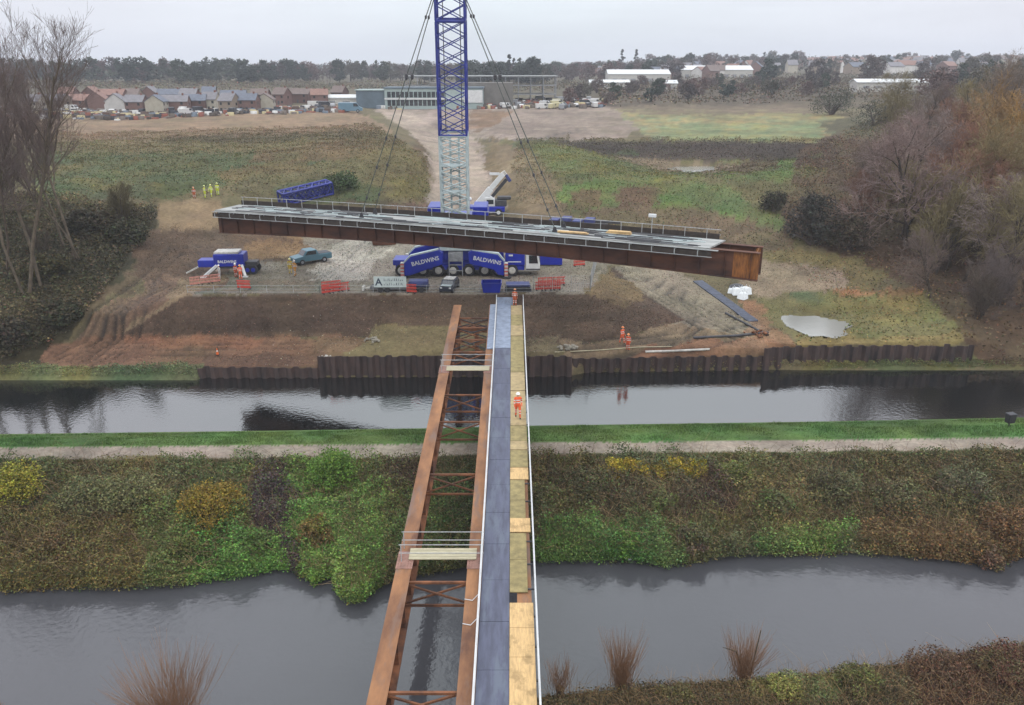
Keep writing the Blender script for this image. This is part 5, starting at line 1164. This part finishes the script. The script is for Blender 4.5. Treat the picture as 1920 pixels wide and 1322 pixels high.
# ------------------------------------------------------------------ small things
def cone(u, v, label, s=1.0):
    r = empty('traffic_cone', at(u, v), 0, label, 'cone'); r.scale = (s,)*3
    MB().b2(-.2, .2, -.2, .2, 0, .04).build('base', M['rubber'], r); MB().tube((0, 0, .04), (0, 0, .72), .15, .03, n=12).build('body', M['orange'], r); MB().tube((0, 0, .35), (0, 0, .5), .097, .072, n=12).build('band', M['white'], r)
cone(408, 664, 'orange traffic cone alone on the lower mud bench at the left')
for i, (u, v, r_, lb) in enumerate([(1381,552,.75,'white bulk sack, left one of the pile beside the end of the hanging span'),(1397,551,.8,'white bulk sack, right one of the pile beside the end of the hanging span'),(1392,560,.7,'white bulk sack, nearest one of the pile beside the end of the hanging span'),(1370,549,.5,'half-empty white bulk sack at the left of the sack pile')]):
    t_ = empty('bulk_sack', at(u, v), i*.4, lb, 'sack', 'white bulk sacks'); b = MB(); b.box((0, 0, r_*.5), (r_*1.5, r_*1.4, r_), taper=.82); b.ball((0, 0, r_*.95), r_*.62, 10, .35); b.build('sack_body', M['bag'], t_, bevel=.12, smooth=True)
    b = MB()
    for sx in (-1, 1):
        for sy in (-1, 1): b.tube((sx*r_*.55, sy*r_*.5, r_), (sx*r_*.35, sy*r_*.3, r_*1.4), .03, n=5)
    b.build('loops', M['bag'], t_)
t_ = empty('scrap_heap', at(1385, 545), 0, 'dark low heap of rubber matting behind the white sacks', 'heap'); MB().ball((0, .8, 0), 1.1, 10, .6, True).build('heap', M['dark'], t_)
def rocks(u, v, n, sp, label, m_, s=.35, name='rubble_pile'):
    q = random.Random(u); b = MB()
    for i in range(n): a = q.random()*6.28; d = sp*q.random()**.7; b.box((math.cos(a)*d, math.sin(a)*d*.6, s*.3+max(0, (sp-d))*.4*q.random()), (s*q.uniform(.5, 1.3), s*q.uniform(.5, 1.2), s*q.uniform(.4, .9)), rz=q.random()*3, rx=q.random())
    o = b.build(name, M[m_], None, bevel=.04, loc=at(u, v)); tag(o, label, 'rubble', None, 'stuff')
rocks(1066, 653, 26, 1.1, 'pale heap of rubble above the sheet piling just right of the bridge', 'conc')
rocks(612, 672, 9, .7, 'small white heap of rubble at the left end of the tall piling', 'dirtywhite', .3)
rocks(700, 640, 14, 1.3, 'scattered grey stones at the foot of the embankment left of the bridge', 'conc', .28)
rocks(1420, 628, 16, 1.6, 'orange-brown rubble at the lower end of the right haul track', 'rust_side', .3)
def pipe(pts, r, label, m_, name, h=.1):
    P = [at(u, v)+[0, 0, h] for u, v in pts]; root = empty(name, P[0]-[0, 0, h], 0, label, 'pipe'); V, Fq = tubes_np([a-P[0]+[0, 0, h] for a in P[:-1]], [a-P[0]+[0, 0, h] for a in P[1:]], r, r, 8); mesh_np('pipe_run', V, Fq, 4, M[m_], root)
p0_, p1_ = at(1308, 528), at(1412, 603)
t_ = empty('drainage_mat', p0_, 0, 'dark blue-grey strip of drainage matting running down the right haul track', 'matting'); b = MB(); n_ = 14
for i in range(n_):
    a_ = at(1308+104*i/n_, 528+75*i/n_)-p0_; c_ = at(1308+104*(i+1)/n_, 528+75*(i+1)/n_)-p0_; dd = np.array([-(c_-a_)[1], (c_-a_)[0], 0]); dd = dd/np.linalg.norm(dd)*.65
    b.add([a_-dd+[0, 0, .14], c_-dd+[0, 0, .14], c_+dd+[0, 0, .14], a_+dd+[0, 0, .14], a_-dd-[0, 0, .2], c_-dd-[0, 0, .2], c_+dd-[0, 0, .2], a_+dd-[0, 0, .2]], [(0, 1, 2, 3), (0, 4, 5, 1), (2, 6, 7, 3), (3, 7, 4, 0), (1, 5, 6, 2)])
b.build('mat', mat('drain_mat', alb(72,78,94), .7, 0, .5, 2, .3), t_)
pipe([(1360,588),(1400,608),(1425,622),(1440,630)], .13, 'black pipe at the lower edge of the right haul track', 'dark', 'black_pipe')
pipe([(1300,634),(1380,630),(1440,625)], .14, 'black pipe lying across the foot of the right haul track', 'dark', 'black_pipe')
pipe([(1040,690-28),(1120,658),(1200,652),(1260,651)], .05, 'long pale plank-like pipe below the two orange workers', 'plank', 'pale_pipe')
pipe([(1210,668-8),(1260,659),(1330,656)], .12, 'pale plastic pipe above the right sheet piling', 'dirtywhite', 'plastic_pipe')
p = at(1891, 800); t_ = empty('litter_bin', p, .2, 'black bin on a post on the grass at the canal edge, far right', 'bin'); MB().box((0, 0, .75), (.62, .5, .75), taper=1.08).build('bin_body', M['rubber'], t_, bevel=.04); MB().tube((0, 0, -.1), (0, 0, .4), .06).build('post', M['dark'], t_); MB().b2(-.35, .35, -.28, .28, 1.13, 1.2).build('lid', M['dark'], t_)
# waterfowl
p = G(1181, 1049, 0); t_ = empty('swan', p, .4, 'white waterbird floating at the edge of the river right of the walkway', 'bird')
def skin_mesh(name, V, E, Rr, m, parent, root=0, sub=1):
    me = bpy.data.meshes.new(name); bm = bmesh.new(); L = bm.verts.layers.skin.verify(); vs = [bm.verts.new(v) for v in V]
    for a, b in E: bm.edges.new((vs[a], vs[b]))
    for i, v in enumerate(vs): r = Rr[i]; v[L].radius = (r, r) if not isinstance(r, tuple) else r; v[L].use_root = (i == root)
    bm.to_mesh(me); bm.free(); o = bpy.data.objects.new('tmp', me); C.objects.link(o)
    o.modifiers.new('s', 'SKIN').use_smooth_shade = True; s = o.modifiers.new('b', 'SUBSURF'); s.levels = s.render_levels = sub
    bpy.context.view_layer.update(); me2 = bpy.data.meshes.new_from_object(o.evaluated_get(bpy.context.evaluated_depsgraph_get())); bpy.data.objects.remove(o)
    me2.name = name; me2.materials.clear(); ms = m if isinstance(m, list) else [m]
    for x in ms: me2.materials.append(x)
    o = bpy.data.objects.new(name, me2); C.objects.link(o); 
    if parent: o.parent = parent
    return o
skin_mesh('body', [(-.36,0,.12),(-.2,0,.10),(.05,0,.12),(.22,0,.14),(.33,0,.3),(.3,0,.45),(.36,0,.52),(.45,0,.49)], [(i, i+1) for i in range(7)], [.03,.12,.16,.1,.035,.03,.045,.015], M['white'], t_, 2)
# ------------------------------------------------------------------ people
hv = bpy.data.materials.new('hi_vis_clothing'); hv.use_nodes = True; t = hv.node_tree; pz = t.nodes['Principled BSDF']
oi = N(t, 'ShaderNodeObjectInfo'); tc = N(t, 'ShaderNodeTexCoord'); sx = N(t, 'ShaderNodeSeparateXYZ'); t.links.new(tc.outputs['Object'], sx.inputs[0]); band_ = None
for z in (1.12, 1.28, .38, .55):
    d = math_(t, 'COMPARE', sx.outputs[2], z, .03); band_ = d if band_ is None else math_(t, 'MAXIMUM', band_, d)
nn_ = N(t, 'ShaderNodeTexNoise'); nn_.inputs['Scale'].default_value = 9; t.links.new(tc.outputs['Object'], nn_.inputs[0])
t.links.new(mixc(t, band_, mixc(t, math_(t, 'MULTIPLY', nn_.outputs[0], .5), oi.outputs['Color'], (.12, .05, .02)), (.55, .56, .55)), pz.inputs['Base Color']); pz.inputs['Roughness'].default_value = .8
def person(p, rz, col, label, pose='stand', hat=(.75,.75,.72), group='site workers', s=1.0):
    r = empty('person', p, rz, label, 'person', group); r.scale = (s,)*3
    V = [(0,0,.95),(0,0,1.14),(0,-.01,1.34),(0,0,1.47),(0,-.01,1.56),(0,-.02,1.66),(0,-.01,1.745)]; Rr = [.135,.125,.155,.07,.06,.092,.07]; E = [(i, i+1) for i in range(6)]
    V.append((0,-.115,1.645)); Rr.append(.018); E.append((5, 7))                       # nose
    def chain(st, pts, rr):
        k = st
        for a, b in zip(pts, rr): V.append(a); Rr.append(b); E.append((k, len(V)-1)); k = len(V)-1
        return k
    for sd in (-1, 1):
        step = {'stand': (0, 0), 'walk': (-.2*sd, .2*sd), 'lean': (-.08, .05)}[pose]
        chain(0, [(sd*.1,0,.88), (sd*.115,step[0]*.6-.02,.5), (sd*.12,step[0]+step[1]*.0+.02,.11), (sd*.13,step[0]-.16,.05)], [.115,.075,.052,.045])
        if pose == 'lean': arm = [(sd*.19,0,1.43),(sd*.26,-.08,1.18),(sd*.16,-.3,1.14)]
        elif pose == 'walk': arm = [(sd*.19,0,1.43),(sd*.25,.1*sd,1.15),(sd*.24,.05*sd-.16,.93)]
        else: arm = [(sd*.19,0,1.43),(sd*.25,.03,1.14),(sd*.24,-.07,.89)]
        w = chain(2, arm, [.075,.05,.034]); wr = Vector(arm[2]); fd = (wr-Vector(arm[1])).normalized(); pm = wr+fd*.07
        k = chain(w, [tuple(pm)], [.03]); side = Vector((0, 1, 0)) if abs(fd.y) < .8 else Vector((1, 0, 0))
        for j, L in enumerate((.07, .08, .075, .06)):
            o_ = side*(.013*(j-1.5)*1.6); a_ = pm+fd*.04+o_; b_ = a_+fd*L*.55; c2 = b_+fd*L*.4+Vector((-sd*.02, 0, 0)); chain(k, [tuple(a_), tuple(b_), tuple(c2)], [.010, .009, .008])
        th_ = pm-fd*.02-side*.03; chain(k, [tuple(th_), tuple(th_+fd*.04-side*.012)], [.011, .009])
    o = skin_mesh('body', V, E, Rr, [hv, M['skin'], M['boot']], r)
    o.color = (*[float(x) for x in col], 1)
    for pl in o.data.polygons:
        c = pl.center; pl.material_index = 1 if c.z > 1.49 else (2 if c.z < .12 else 0)
        if abs(c.x) > .1 and (c.z < .88 and c.z > .70 and abs(c.x) > .19 or (pose == 'lean' and c.y < -.3)): pl.material_index = 1
    b = MB(); b.ball((0, -.005, 1.70), .125, 12, 1.0, True); b.tube((0, -.03, 1.695), (0, -.03, 1.71), .15, n=12); h = b.build('helmet', mat('helmet', hat, .35) , r, smooth=True)
    b = MB(); b.ball((0, .03, 1.66), .098, 8, .9); b.build('hair', M['boot'], r)
    for sx_ in (-.035, .035): b = MB(); b.ball((sx_, -.108, 1.672), .011, 6); b.build('eye', M['boot'], r)
    return r
OR, YG, YE = srgb(245,98,48,1.3), srgb(205,225,60,1.3), srgb(225,195,60,1.2)
wy = Yb(786); person((0.42, wy, zb(wy)+.115), .1, OR, 'worker in orange with white helmet standing on the walkway above the canal', 'walk', s=1.08)
y2 = END-.75; person((.28, y2, zb(y2)+.115), 2.9, srgb(205,90,45), 'worker in orange standing at the far end of the walkway', 'stand', (.5,.2,.08))
person(at(1166, 643), .6, OR, 'farther of the two workers in orange on the bench right of the bridge', 'walk', (.8,.25,.08), s=1.05)
person(at(1177, 657), -.5, srgb(225,85,45,1.2), 'nearer of the two workers in orange on the bench right of the bridge', 'stand', (.8,.3,.1), s=1.05)
person(at(365, 373), .3, srgb(200,96,56), 'worker in dull orange standing left of the three yellow-clad workers on the mound', 'stand', (.7,.3,.15))
for u, v, lb in ((385,372,'leftmost of the three workers in yellow-green on the mound'), (397,370,'middle one of the three workers in yellow-green on the mound'), (409,367,'rightmost of the three workers in yellow-green on the mound')):
    person(at(u, v), u*.3, YG, lb, 'walk' if u == 397 else 'stand', (.7,.75,.3), s=1.08)
person(at(545, 514), .5, YE, 'worker in yellow jacket standing behind the teal pickup', 'stand', (.8,.75,.3), s=1.1)
person(at(554, 518), -.6, srgb(215,150,60,1.2), 'worker in amber clothing beside the one in yellow near the teal pickup', 'walk', (.75,.7,.65), s=1.1)
person(at(452, 524), .2, OR, 'worker in orange leaning at the front of the blue ballast trailer', 'lean', (.8,.4,.1))
person(at(443, 521), .9, srgb(200,80,50), 'worker in darker orange beside the leaning one at the ballast trailer', 'stand', (.8,.78,.75))
person(at(413, 524), -.7, srgb(205,208,208), 'worker in pale overalls at the left leg of the ballast trailer', 'lean', (.75,.75,.75))
# ------------------------------------------------------------------ houses and big buildings far off
def house_proto(w, d, h, rh, det=True):
    wall = MB(); wall.prism([(-w/2, 0), (w/2, 0), (w/2, h), (0, h+rh), (-w/2, h)], -d/2, d/2, 'xz') if False else wall.prism([(-d/2, -.5), (d/2, -.5), (d/2, h), (0, h+rh), (-d/2, h)], -w/2, w/2, 'yz')
    roof = MB(); t = .25; e = .4
    for s in (-1, 1):
        roof.prism([(s*(d/2+e), h-e*rh/(d/2)+.05), (0, h+rh+.06), (0, h+rh+.06+t), (s*(d/2+e), h-e*rh/(d/2)+.05+t)], -w/2-.3, w/2+.3, 'yz')
    return wall, roof
HP = []
for (w, d, h, rh) in ((9, 8, 5.2, 2.8), (7, 8.5, 5.4, 3.2), (13, 8, 5.0, 2.6)):
    wl, rf = house_proto(w, d, h, rh); a = wl.build('wall', M['wall']); b = rf.build('roof', M['roof']); c_ = MB().b2(w*.28, w*.28+.8, -.4, .4, h+rh-.6, h+rh+1.0).build('chimney', M['wall'])
    wn = MB().b2(-.55, .55, -.04, .04, -.6, .6).build('window', M['glass']); dr = MB().b2(-.5, .5, -.05, .05, 0, 2.1).build('door', M['dark'])
    HP.append((w, d, h, rh, a.data, b.data, c_.data, wn.data, dr.data))
    for o in (a, b, c_, wn, dr): bpy.data.objects.remove(o)
def mk(nm, me, par, loc=(0, 0, 0), col=None, rz=0):
    o = bpy.data.objects.new(nm, me); C.objects.link(o); o.parent = par; o.location = loc; o.rotation_euler = (0, 0, rz)
    if col is not None: o.color = (*[float(x) for x in col], 1)
    return o
def house(i, x, y, rz, wc, rc, label, group, det=True, s=1.0):
    w, d, h, rh, wl, rf, ch, wn, dr = HP[i % 3]; r = empty('house', (x, y, zat_far(x, y)-.1), rz, label, 'house', group); r.scale = (s,)*3
    mk('wall', wl, r, col=wc); ro = mk('roof', rf, r, col=rc)
    if det:
        mk('chimney', ch, ro, col=srgb(130,90,75))
        for xx in (-w*.3, w*.3):
            for z in (1.5, 4.1): mk('window', wn, r, (xx, -d/2-.03, z))
        mk('window', wn, r, (w/2+.03, 0, 3.8), rz=math.pi/2); mk('door', dr, r, (0, -d/2-.03, 0))
    return r
WC = {'brick': srgb(124,96,88), 'cream': srgb(184,178,162), 'white': srgb(196,194,190), 'buff': srgb(150,136,120), 'dark brick': srgb(104,76,68)}
RC = {'grey': srgb(132,130,134), 'red': srgb(146,114,102), 'brown': srgb(122,108,102), 'slate': srgb(110,116,128)}
q = random.Random(21)
rowA = [(70,'cream','grey'),(108,'buff','grey'),(150,'brick','red'),(188,'brick','red'),(222,'white','grey'),(258,'brick','grey'),(296,'cream','slate'),(330,'brick','grey'),(364,'dark brick','slate'),(398,'cream','grey'),(432,'buff','grey'),(468,'brick','slate'),(500,'cream','brown')]
for i, (u, w, r_) in enumerate(rowA):
    Y = 296+q.uniform(-8, 12); p = D(u, Y, 15); 
    house(i+(i % 2), p[0], Y, q.choice((0, .15, 1.5, -.2, 1.7)), WC[w], RC[r_], w+'-walled house with '+r_+' roof, '+('first','second','third','fourth','fifth','sixth','seventh','eighth','ninth','tenth','eleventh','twelfth','thirteenth')[i]+' in the front row from left', 'houses of the new estate on the left', s=.74)
rowB = [(130,'brick','red'),(175,'dark brick','red'),(215,'brick','red'),(250,'buff','brown'),(285,'brick','grey'),(322,'cream','slate'),(358,'brick','grey'),(395,'brick','slate'),(440,'buff','slate'),(490,'brick','brown'),(530,'brick','brown'),(565,'dark brick','brown'),(600,'brick','red'),(638,'dark brick','brown')]
for i, (u, w, r_) in enumerate(rowB):
    Y = 350+q.uniform(-10, 20); p = D(u, Y, 16)
    house(i, p[0], Y, q.choice((0, .2, 1.5, -.25)), WC[w], RC[r_], w+'-walled house with '+r_+' roof, '+('first','second','third','fourth','fifth','sixth','seventh','eighth','ninth','tenth','eleventh','twelfth','thirteenth','last')[i]+' in the back row from left', 'houses of the new estate on the left', s=.76)
for i in range(150):
    u = q.uniform(1430, 2100) if i < 124 else q.uniform(1000, 1440); Y = q.uniform(620, 1300) if u > 1440 else q.uniform(600, 900); p = D(u, Y, 25)
    w = q.choice(('white', 'cream', 'brick', 'brick', 'white', 'buff')); r_ = q.choice(('brown', 'red', 'slate', 'grey'))
    wh = 'on the right hillside' if u > 1440 else 'between the crane and white sheds'
    house(q.randint(0, 2), p[0], Y, q.uniform(-.8, .8)+(1.57 if q.random() < .3 else 0), WC[w]*(1.5 if w == 'white' else 1.2), RC[r_], w+'-walled house with '+r_+' roof '+wh, 'small far houses '+wh, det=False, s=1.2)
# long school building
Ys = 338; pc = D(788, Ys, 15); zs = min(zat_far(D(u, Ys, 15)[0], Ys) for u in (680, 790, 900))-.1; ks = (Ys*ct+15*st)/F
sb = empty('school_building', (pc[0], Ys, zs), 0, 'long pale two-storey building with a band of windows behind the crane boom', 'building')
def X(u): return (u-788)*ks
Mt = mat('pale_cladding', alb(168,186,184), .6, 0, .12, .3); Md = mat('blue_grey_cladding', alb(92,110,122), .6, 0, .2, .3)
MB().b2(X(722), X(905), 0, 14, 0, 8.0).build('main_block', Mt, sb); MB().b2(X(722)-.4, X(905)+.4, -.4, 14.4, 8.003, 8.5).build('roof', Md, sb)
MB().b2(X(668), X(721.8), 1, 12, 0, 7.2).build('side_block', Md, sb); MB().b2(X(666), X(723)-.5, .6, 12.4, 7.203, 7.6).build('side_roof', Mt, sb)
MB().b2(X(800), X(962), 14.1, 26, 0, 10.0).build('rear_block', mat('grey_brown_cladding', alb(122,118,112), .7, 0, .2, .3), sb)
for fl in (1.4, 4.6):
    for k in range(13):
        u = 727+k*8.3
        if 830 < u < 868 or u > 905: continue
        w_ = MB().b2(X(u), X(u+6.6), -.12, -.01, fl, fl+2.2).build('window', M['glass'], sb)
MB().b2(X(870), X(905), -.35, -.011, 2.6, 7.4).build('white_panel', M['white'], sb)
MB().b2(X(722), X(870), -.5, -.13, 3.8, 4.4).build('white_band', M['white'], sb)
def shed(u0, u1, Y, h, label, rcol=M['white'], wallc='dirtywhite', dpt=18, zofs=0):
    p = D((u0+u1)/2, Y, 20); k = (Y*ct+8*st)/F; w = (u1-u0)*k/2; x0 = p[0]; z = zat_far(x0, Y)-.1+zofs
    r = empty('industrial_shed', (x0, Y, z), 0, label, 'shed', 'long white industrial sheds'); 
    MB().prism([(0, -3), (dpt, -3), (dpt, h*.7), (dpt/2, h), (0, h*.7)], -w, w, 'yz').build('wall', M[wallc], r)
    b = MB(); 
    for s in (0, 1): b.prism([(-.4 if s == 0 else dpt+.4, h*.7-.1), (dpt/2, h+.02), (dpt/2, h+.3), (-.4 if s == 0 else dpt+.4, h*.7+.25)], -w-.4, w+.4, 'yz')
    b.build('roof', rcol, r); b = MB()
    for i in range(int(w/3)): b.b2(-w+3+i*6, -w+6+i*6, -.12, -.01, .8, h*.4)
    b.build('loading_door', M['grey'], r)
shed(1140, 1256, 560, 9, 'white shed with long pale roof, left one above the scrub', zofs=.3)
shed(1276, 1410, 640, 10, 'longest white shed roof under the horizon, right of the left shed', zofs=-.6)
shed(1606, 1746, 400, 4.6, 'long low white shed in front of the right hillside houses', dpt=9, zofs=.8)
shed(1246, 1270, 455, 5, 'small white gabled shed below the longest one', dpt=8)
shed(1106, 1180, 500, 4.5, 'low pale shed beside the scrub below the left white shed', dpt=9)
shed(600, 672, 345, 3.6, 'low pale blue-white site cabin row left of the school building', dpt=6)
fr = empty('steel_frame_building', (D(905, Ys+30, 15)[0], Ys+30, zat_far(D(905, Ys+30, 15)[0], Ys+30)-.2), 0, 'grey open steel frame of a new building standing behind the school building', 'building')
for ly in (0, 8, 16):
    b = MB()
    for k in range(13): b.b2(-34+k*5.5, -33.7+k*5.5, ly, ly+.3, 0, 11.0)
    for z in (3.8, 7.4, 11.0): b.b2(-34, 32.3, ly+.02, ly+.28, z, z+.35)
    b.build('frame', M['grey'], fr)
for z in (3.95, 7.55): MB().b2(-34, 32.3, .31, 15.99, z, z+.15).build('floor_slab', M['conc'], fr)
MB().b2(-34.5, 32.8, -.4, 16.8, 11.36, 11.6).build('roof_deck', M['galv'], fr)
# site compound
cols = {'white': srgb(222,222,220), 'silver': srgb(165,168,172), 'dark': srgb(52,54,62), 'cream': srgb(212,204,160), 'red': srgb(150,60,55), 'blue': srgb(90,115,140)}
def far_vehicle(kind, u, v, c, where):
    p = at(u, v); return vehicle(kind, p, q.uniform(-.4, .4)+q.choice((0, 1.57)), cols[c], c+(' van' if 'van' in kind else ' car')+' parked '+where, 'van' if 'van' in kind else 'car', 'vehicles parked '+where)
for i in range(16): far_vehicle(q.choice(('van', 'car', 'van')), q.uniform(590, 700), q.uniform(186, 203), q.choice(('white', 'silver', 'dark', 'white')), 'by the site cabins left of the school building')
for i in range(22): far_vehicle(q.choice(('van', 'car', 'car')), q.uniform(715, 1010), q.uniform(190, 205), q.choice(('white', 'silver', 'dark', 'red', 'white')), 'in front of the school building')
for i in range(20): far_vehicle(q.choice(('van', 'car', 'van')), q.uniform(1000, 1120), q.uniform(188, 205), q.choice(('white', 'silver', 'white', 'cream', 'dark')), 'in the compound right of the crane boom')
for i in range(18): far_vehicle(q.choice(('van', 'car')), q.uniform(100, 560), q.uniform(206, 215), q.choice(('white', 'silver', 'dark', 'white')), 'along the front of the housing estate')
vehicle('van', at(658, 211), .2, srgb(105,140,160), 'pale blue works van at the right end of the site cabins', 'van', sc=1.6)
for i, (u, v, s, lb) in enumerate([(500,196,2.2,'cream heap of building sand between two houses'),(447,210,1.5,'small cream heap of sand in front of the estate'),(345,212,2.6,'long pale heap of blocks in front of the estate')]):
    t_ = empty('material_heap', at(u, v), 0, lb, 'heap', None); MB().ball((0, 0, 0), s, 12, .7, True).build('heap', M['dirtywhite'] if i == 2 else M['plank'], t_)
r_ = np.random.RandomState(31)
def clutter(name, P_uv, n, s0, s1):
    c = inpoly(TU, TV, P_uv) & (TY > 250); P, _ = cells(c, n, r_); S_ = r_.uniform(s0, s1, (n, 3))*[1.4, 1, .7]; a = r_.rand(n)*3.14
    cor = np.array([(x, y, z) for z in (0, 1) for x, y in ((-.5, -.5), (.5, -.5), (.5, .5), (-.5, .5))])[None]*S_[:, None]
    x = cor[..., 0]*np.cos(a)[:, None]-cor[..., 1]*np.sin(a)[:, None]; y = cor[..., 0]*np.sin(a)[:, None]+cor[..., 1]*np.cos(a)[:, None]
    V = (np.stack([x, y, cor[..., 2]], -1)+P[:, None]-[0, 0, .05]).reshape(-1, 3)
    q_ = np.array([(0, 1, 5, 4), (1, 2, 6, 5), (2, 3, 7, 6), (3, 0, 4, 7), (4, 5, 6, 7)]); Fq = (q_[None]+(np.arange(n)*8)[:, None, None]).reshape(-1, 4)
    pal = np.array([alb(*c_) for c_ in ((225,225,222),(60,62,68),(150,90,74),(205,192,150),(110,100,90),(130,120,112),(84,74,66),(118,130,142),(96,76,66))]); cc = np.repeat(pal[r_.randint(0, len(pal), n)], 8, 0)
    tag(mesh_np(name, V, Fq, 4, M['leaf'], None, cc), kind='stuff')
clutter('building_materials', [(0,206),(640,203),(650,212),(420,218),(240,226),(0,232)], 900, .5, 2.0)
clutter('compound_clutter', [(690,192),(1130,188),(1140,204),(700,206)], 700, .5, 2.2)
# ------------------------------------------------------------------ haze
HZ = True
if HZ:
    hb = MB(); hb.b2(-5200, 5200, -60, 4700, -6, 130); h = hb.build('haze', M['white']); h.data.materials.clear()
    hm = bpy.data.materials.new('haze'); hm.use_nodes = True; t = hm.node_tree; t.nodes.clear(); pv = N(t, 'ShaderNodeVolumePrincipled'); pv.inputs['Density'].default_value = .00027; pv.inputs['Color'].default_value = (.84, .88, .95, 1); pv.inputs['Anisotropy'].default_value = .0
    o_ = N(t, 'ShaderNodeOutputMaterial'); t.links.new(pv.outputs[0], o_.inputs['Volume']); h.data.materials.append(hm); tag(h, kind='stuff')
# ------------------------------------------------------------------ labels: tell look-alikes apart by their place, counted from the left
ORD = ('first','second','third','fourth','fifth','sixth','seventh','eighth','ninth','tenth','eleventh','twelfth','thirteenth','fourteenth','fifteenth','sixteenth','seventeenth','eighteenth','nineteenth','twentieth','twenty-first','twenty-second','twenty-third','twenty-fourth','twenty-fifth','twenty-sixth','twenty-seventh','twenty-eighth','twenty-ninth','thirtieth','thirty-first','thirty-second','thirty-third','thirty-fourth','thirty-fifth')
L_ = {}
for o in C.objects:
    if o.parent is None and 'label' in o.keys() and 'group' in o.keys(): L_.setdefault(o['label'], []).append(o)
for lb, os_ in L_.items():
    if 1 < len(os_) <= 35:
        os_.sort(key=lambda o: float(proj(np.array(o.location))[0]))
        for i, o in enumerate(os_): o['label'] = ORD[i]+' '+lb+' from left'
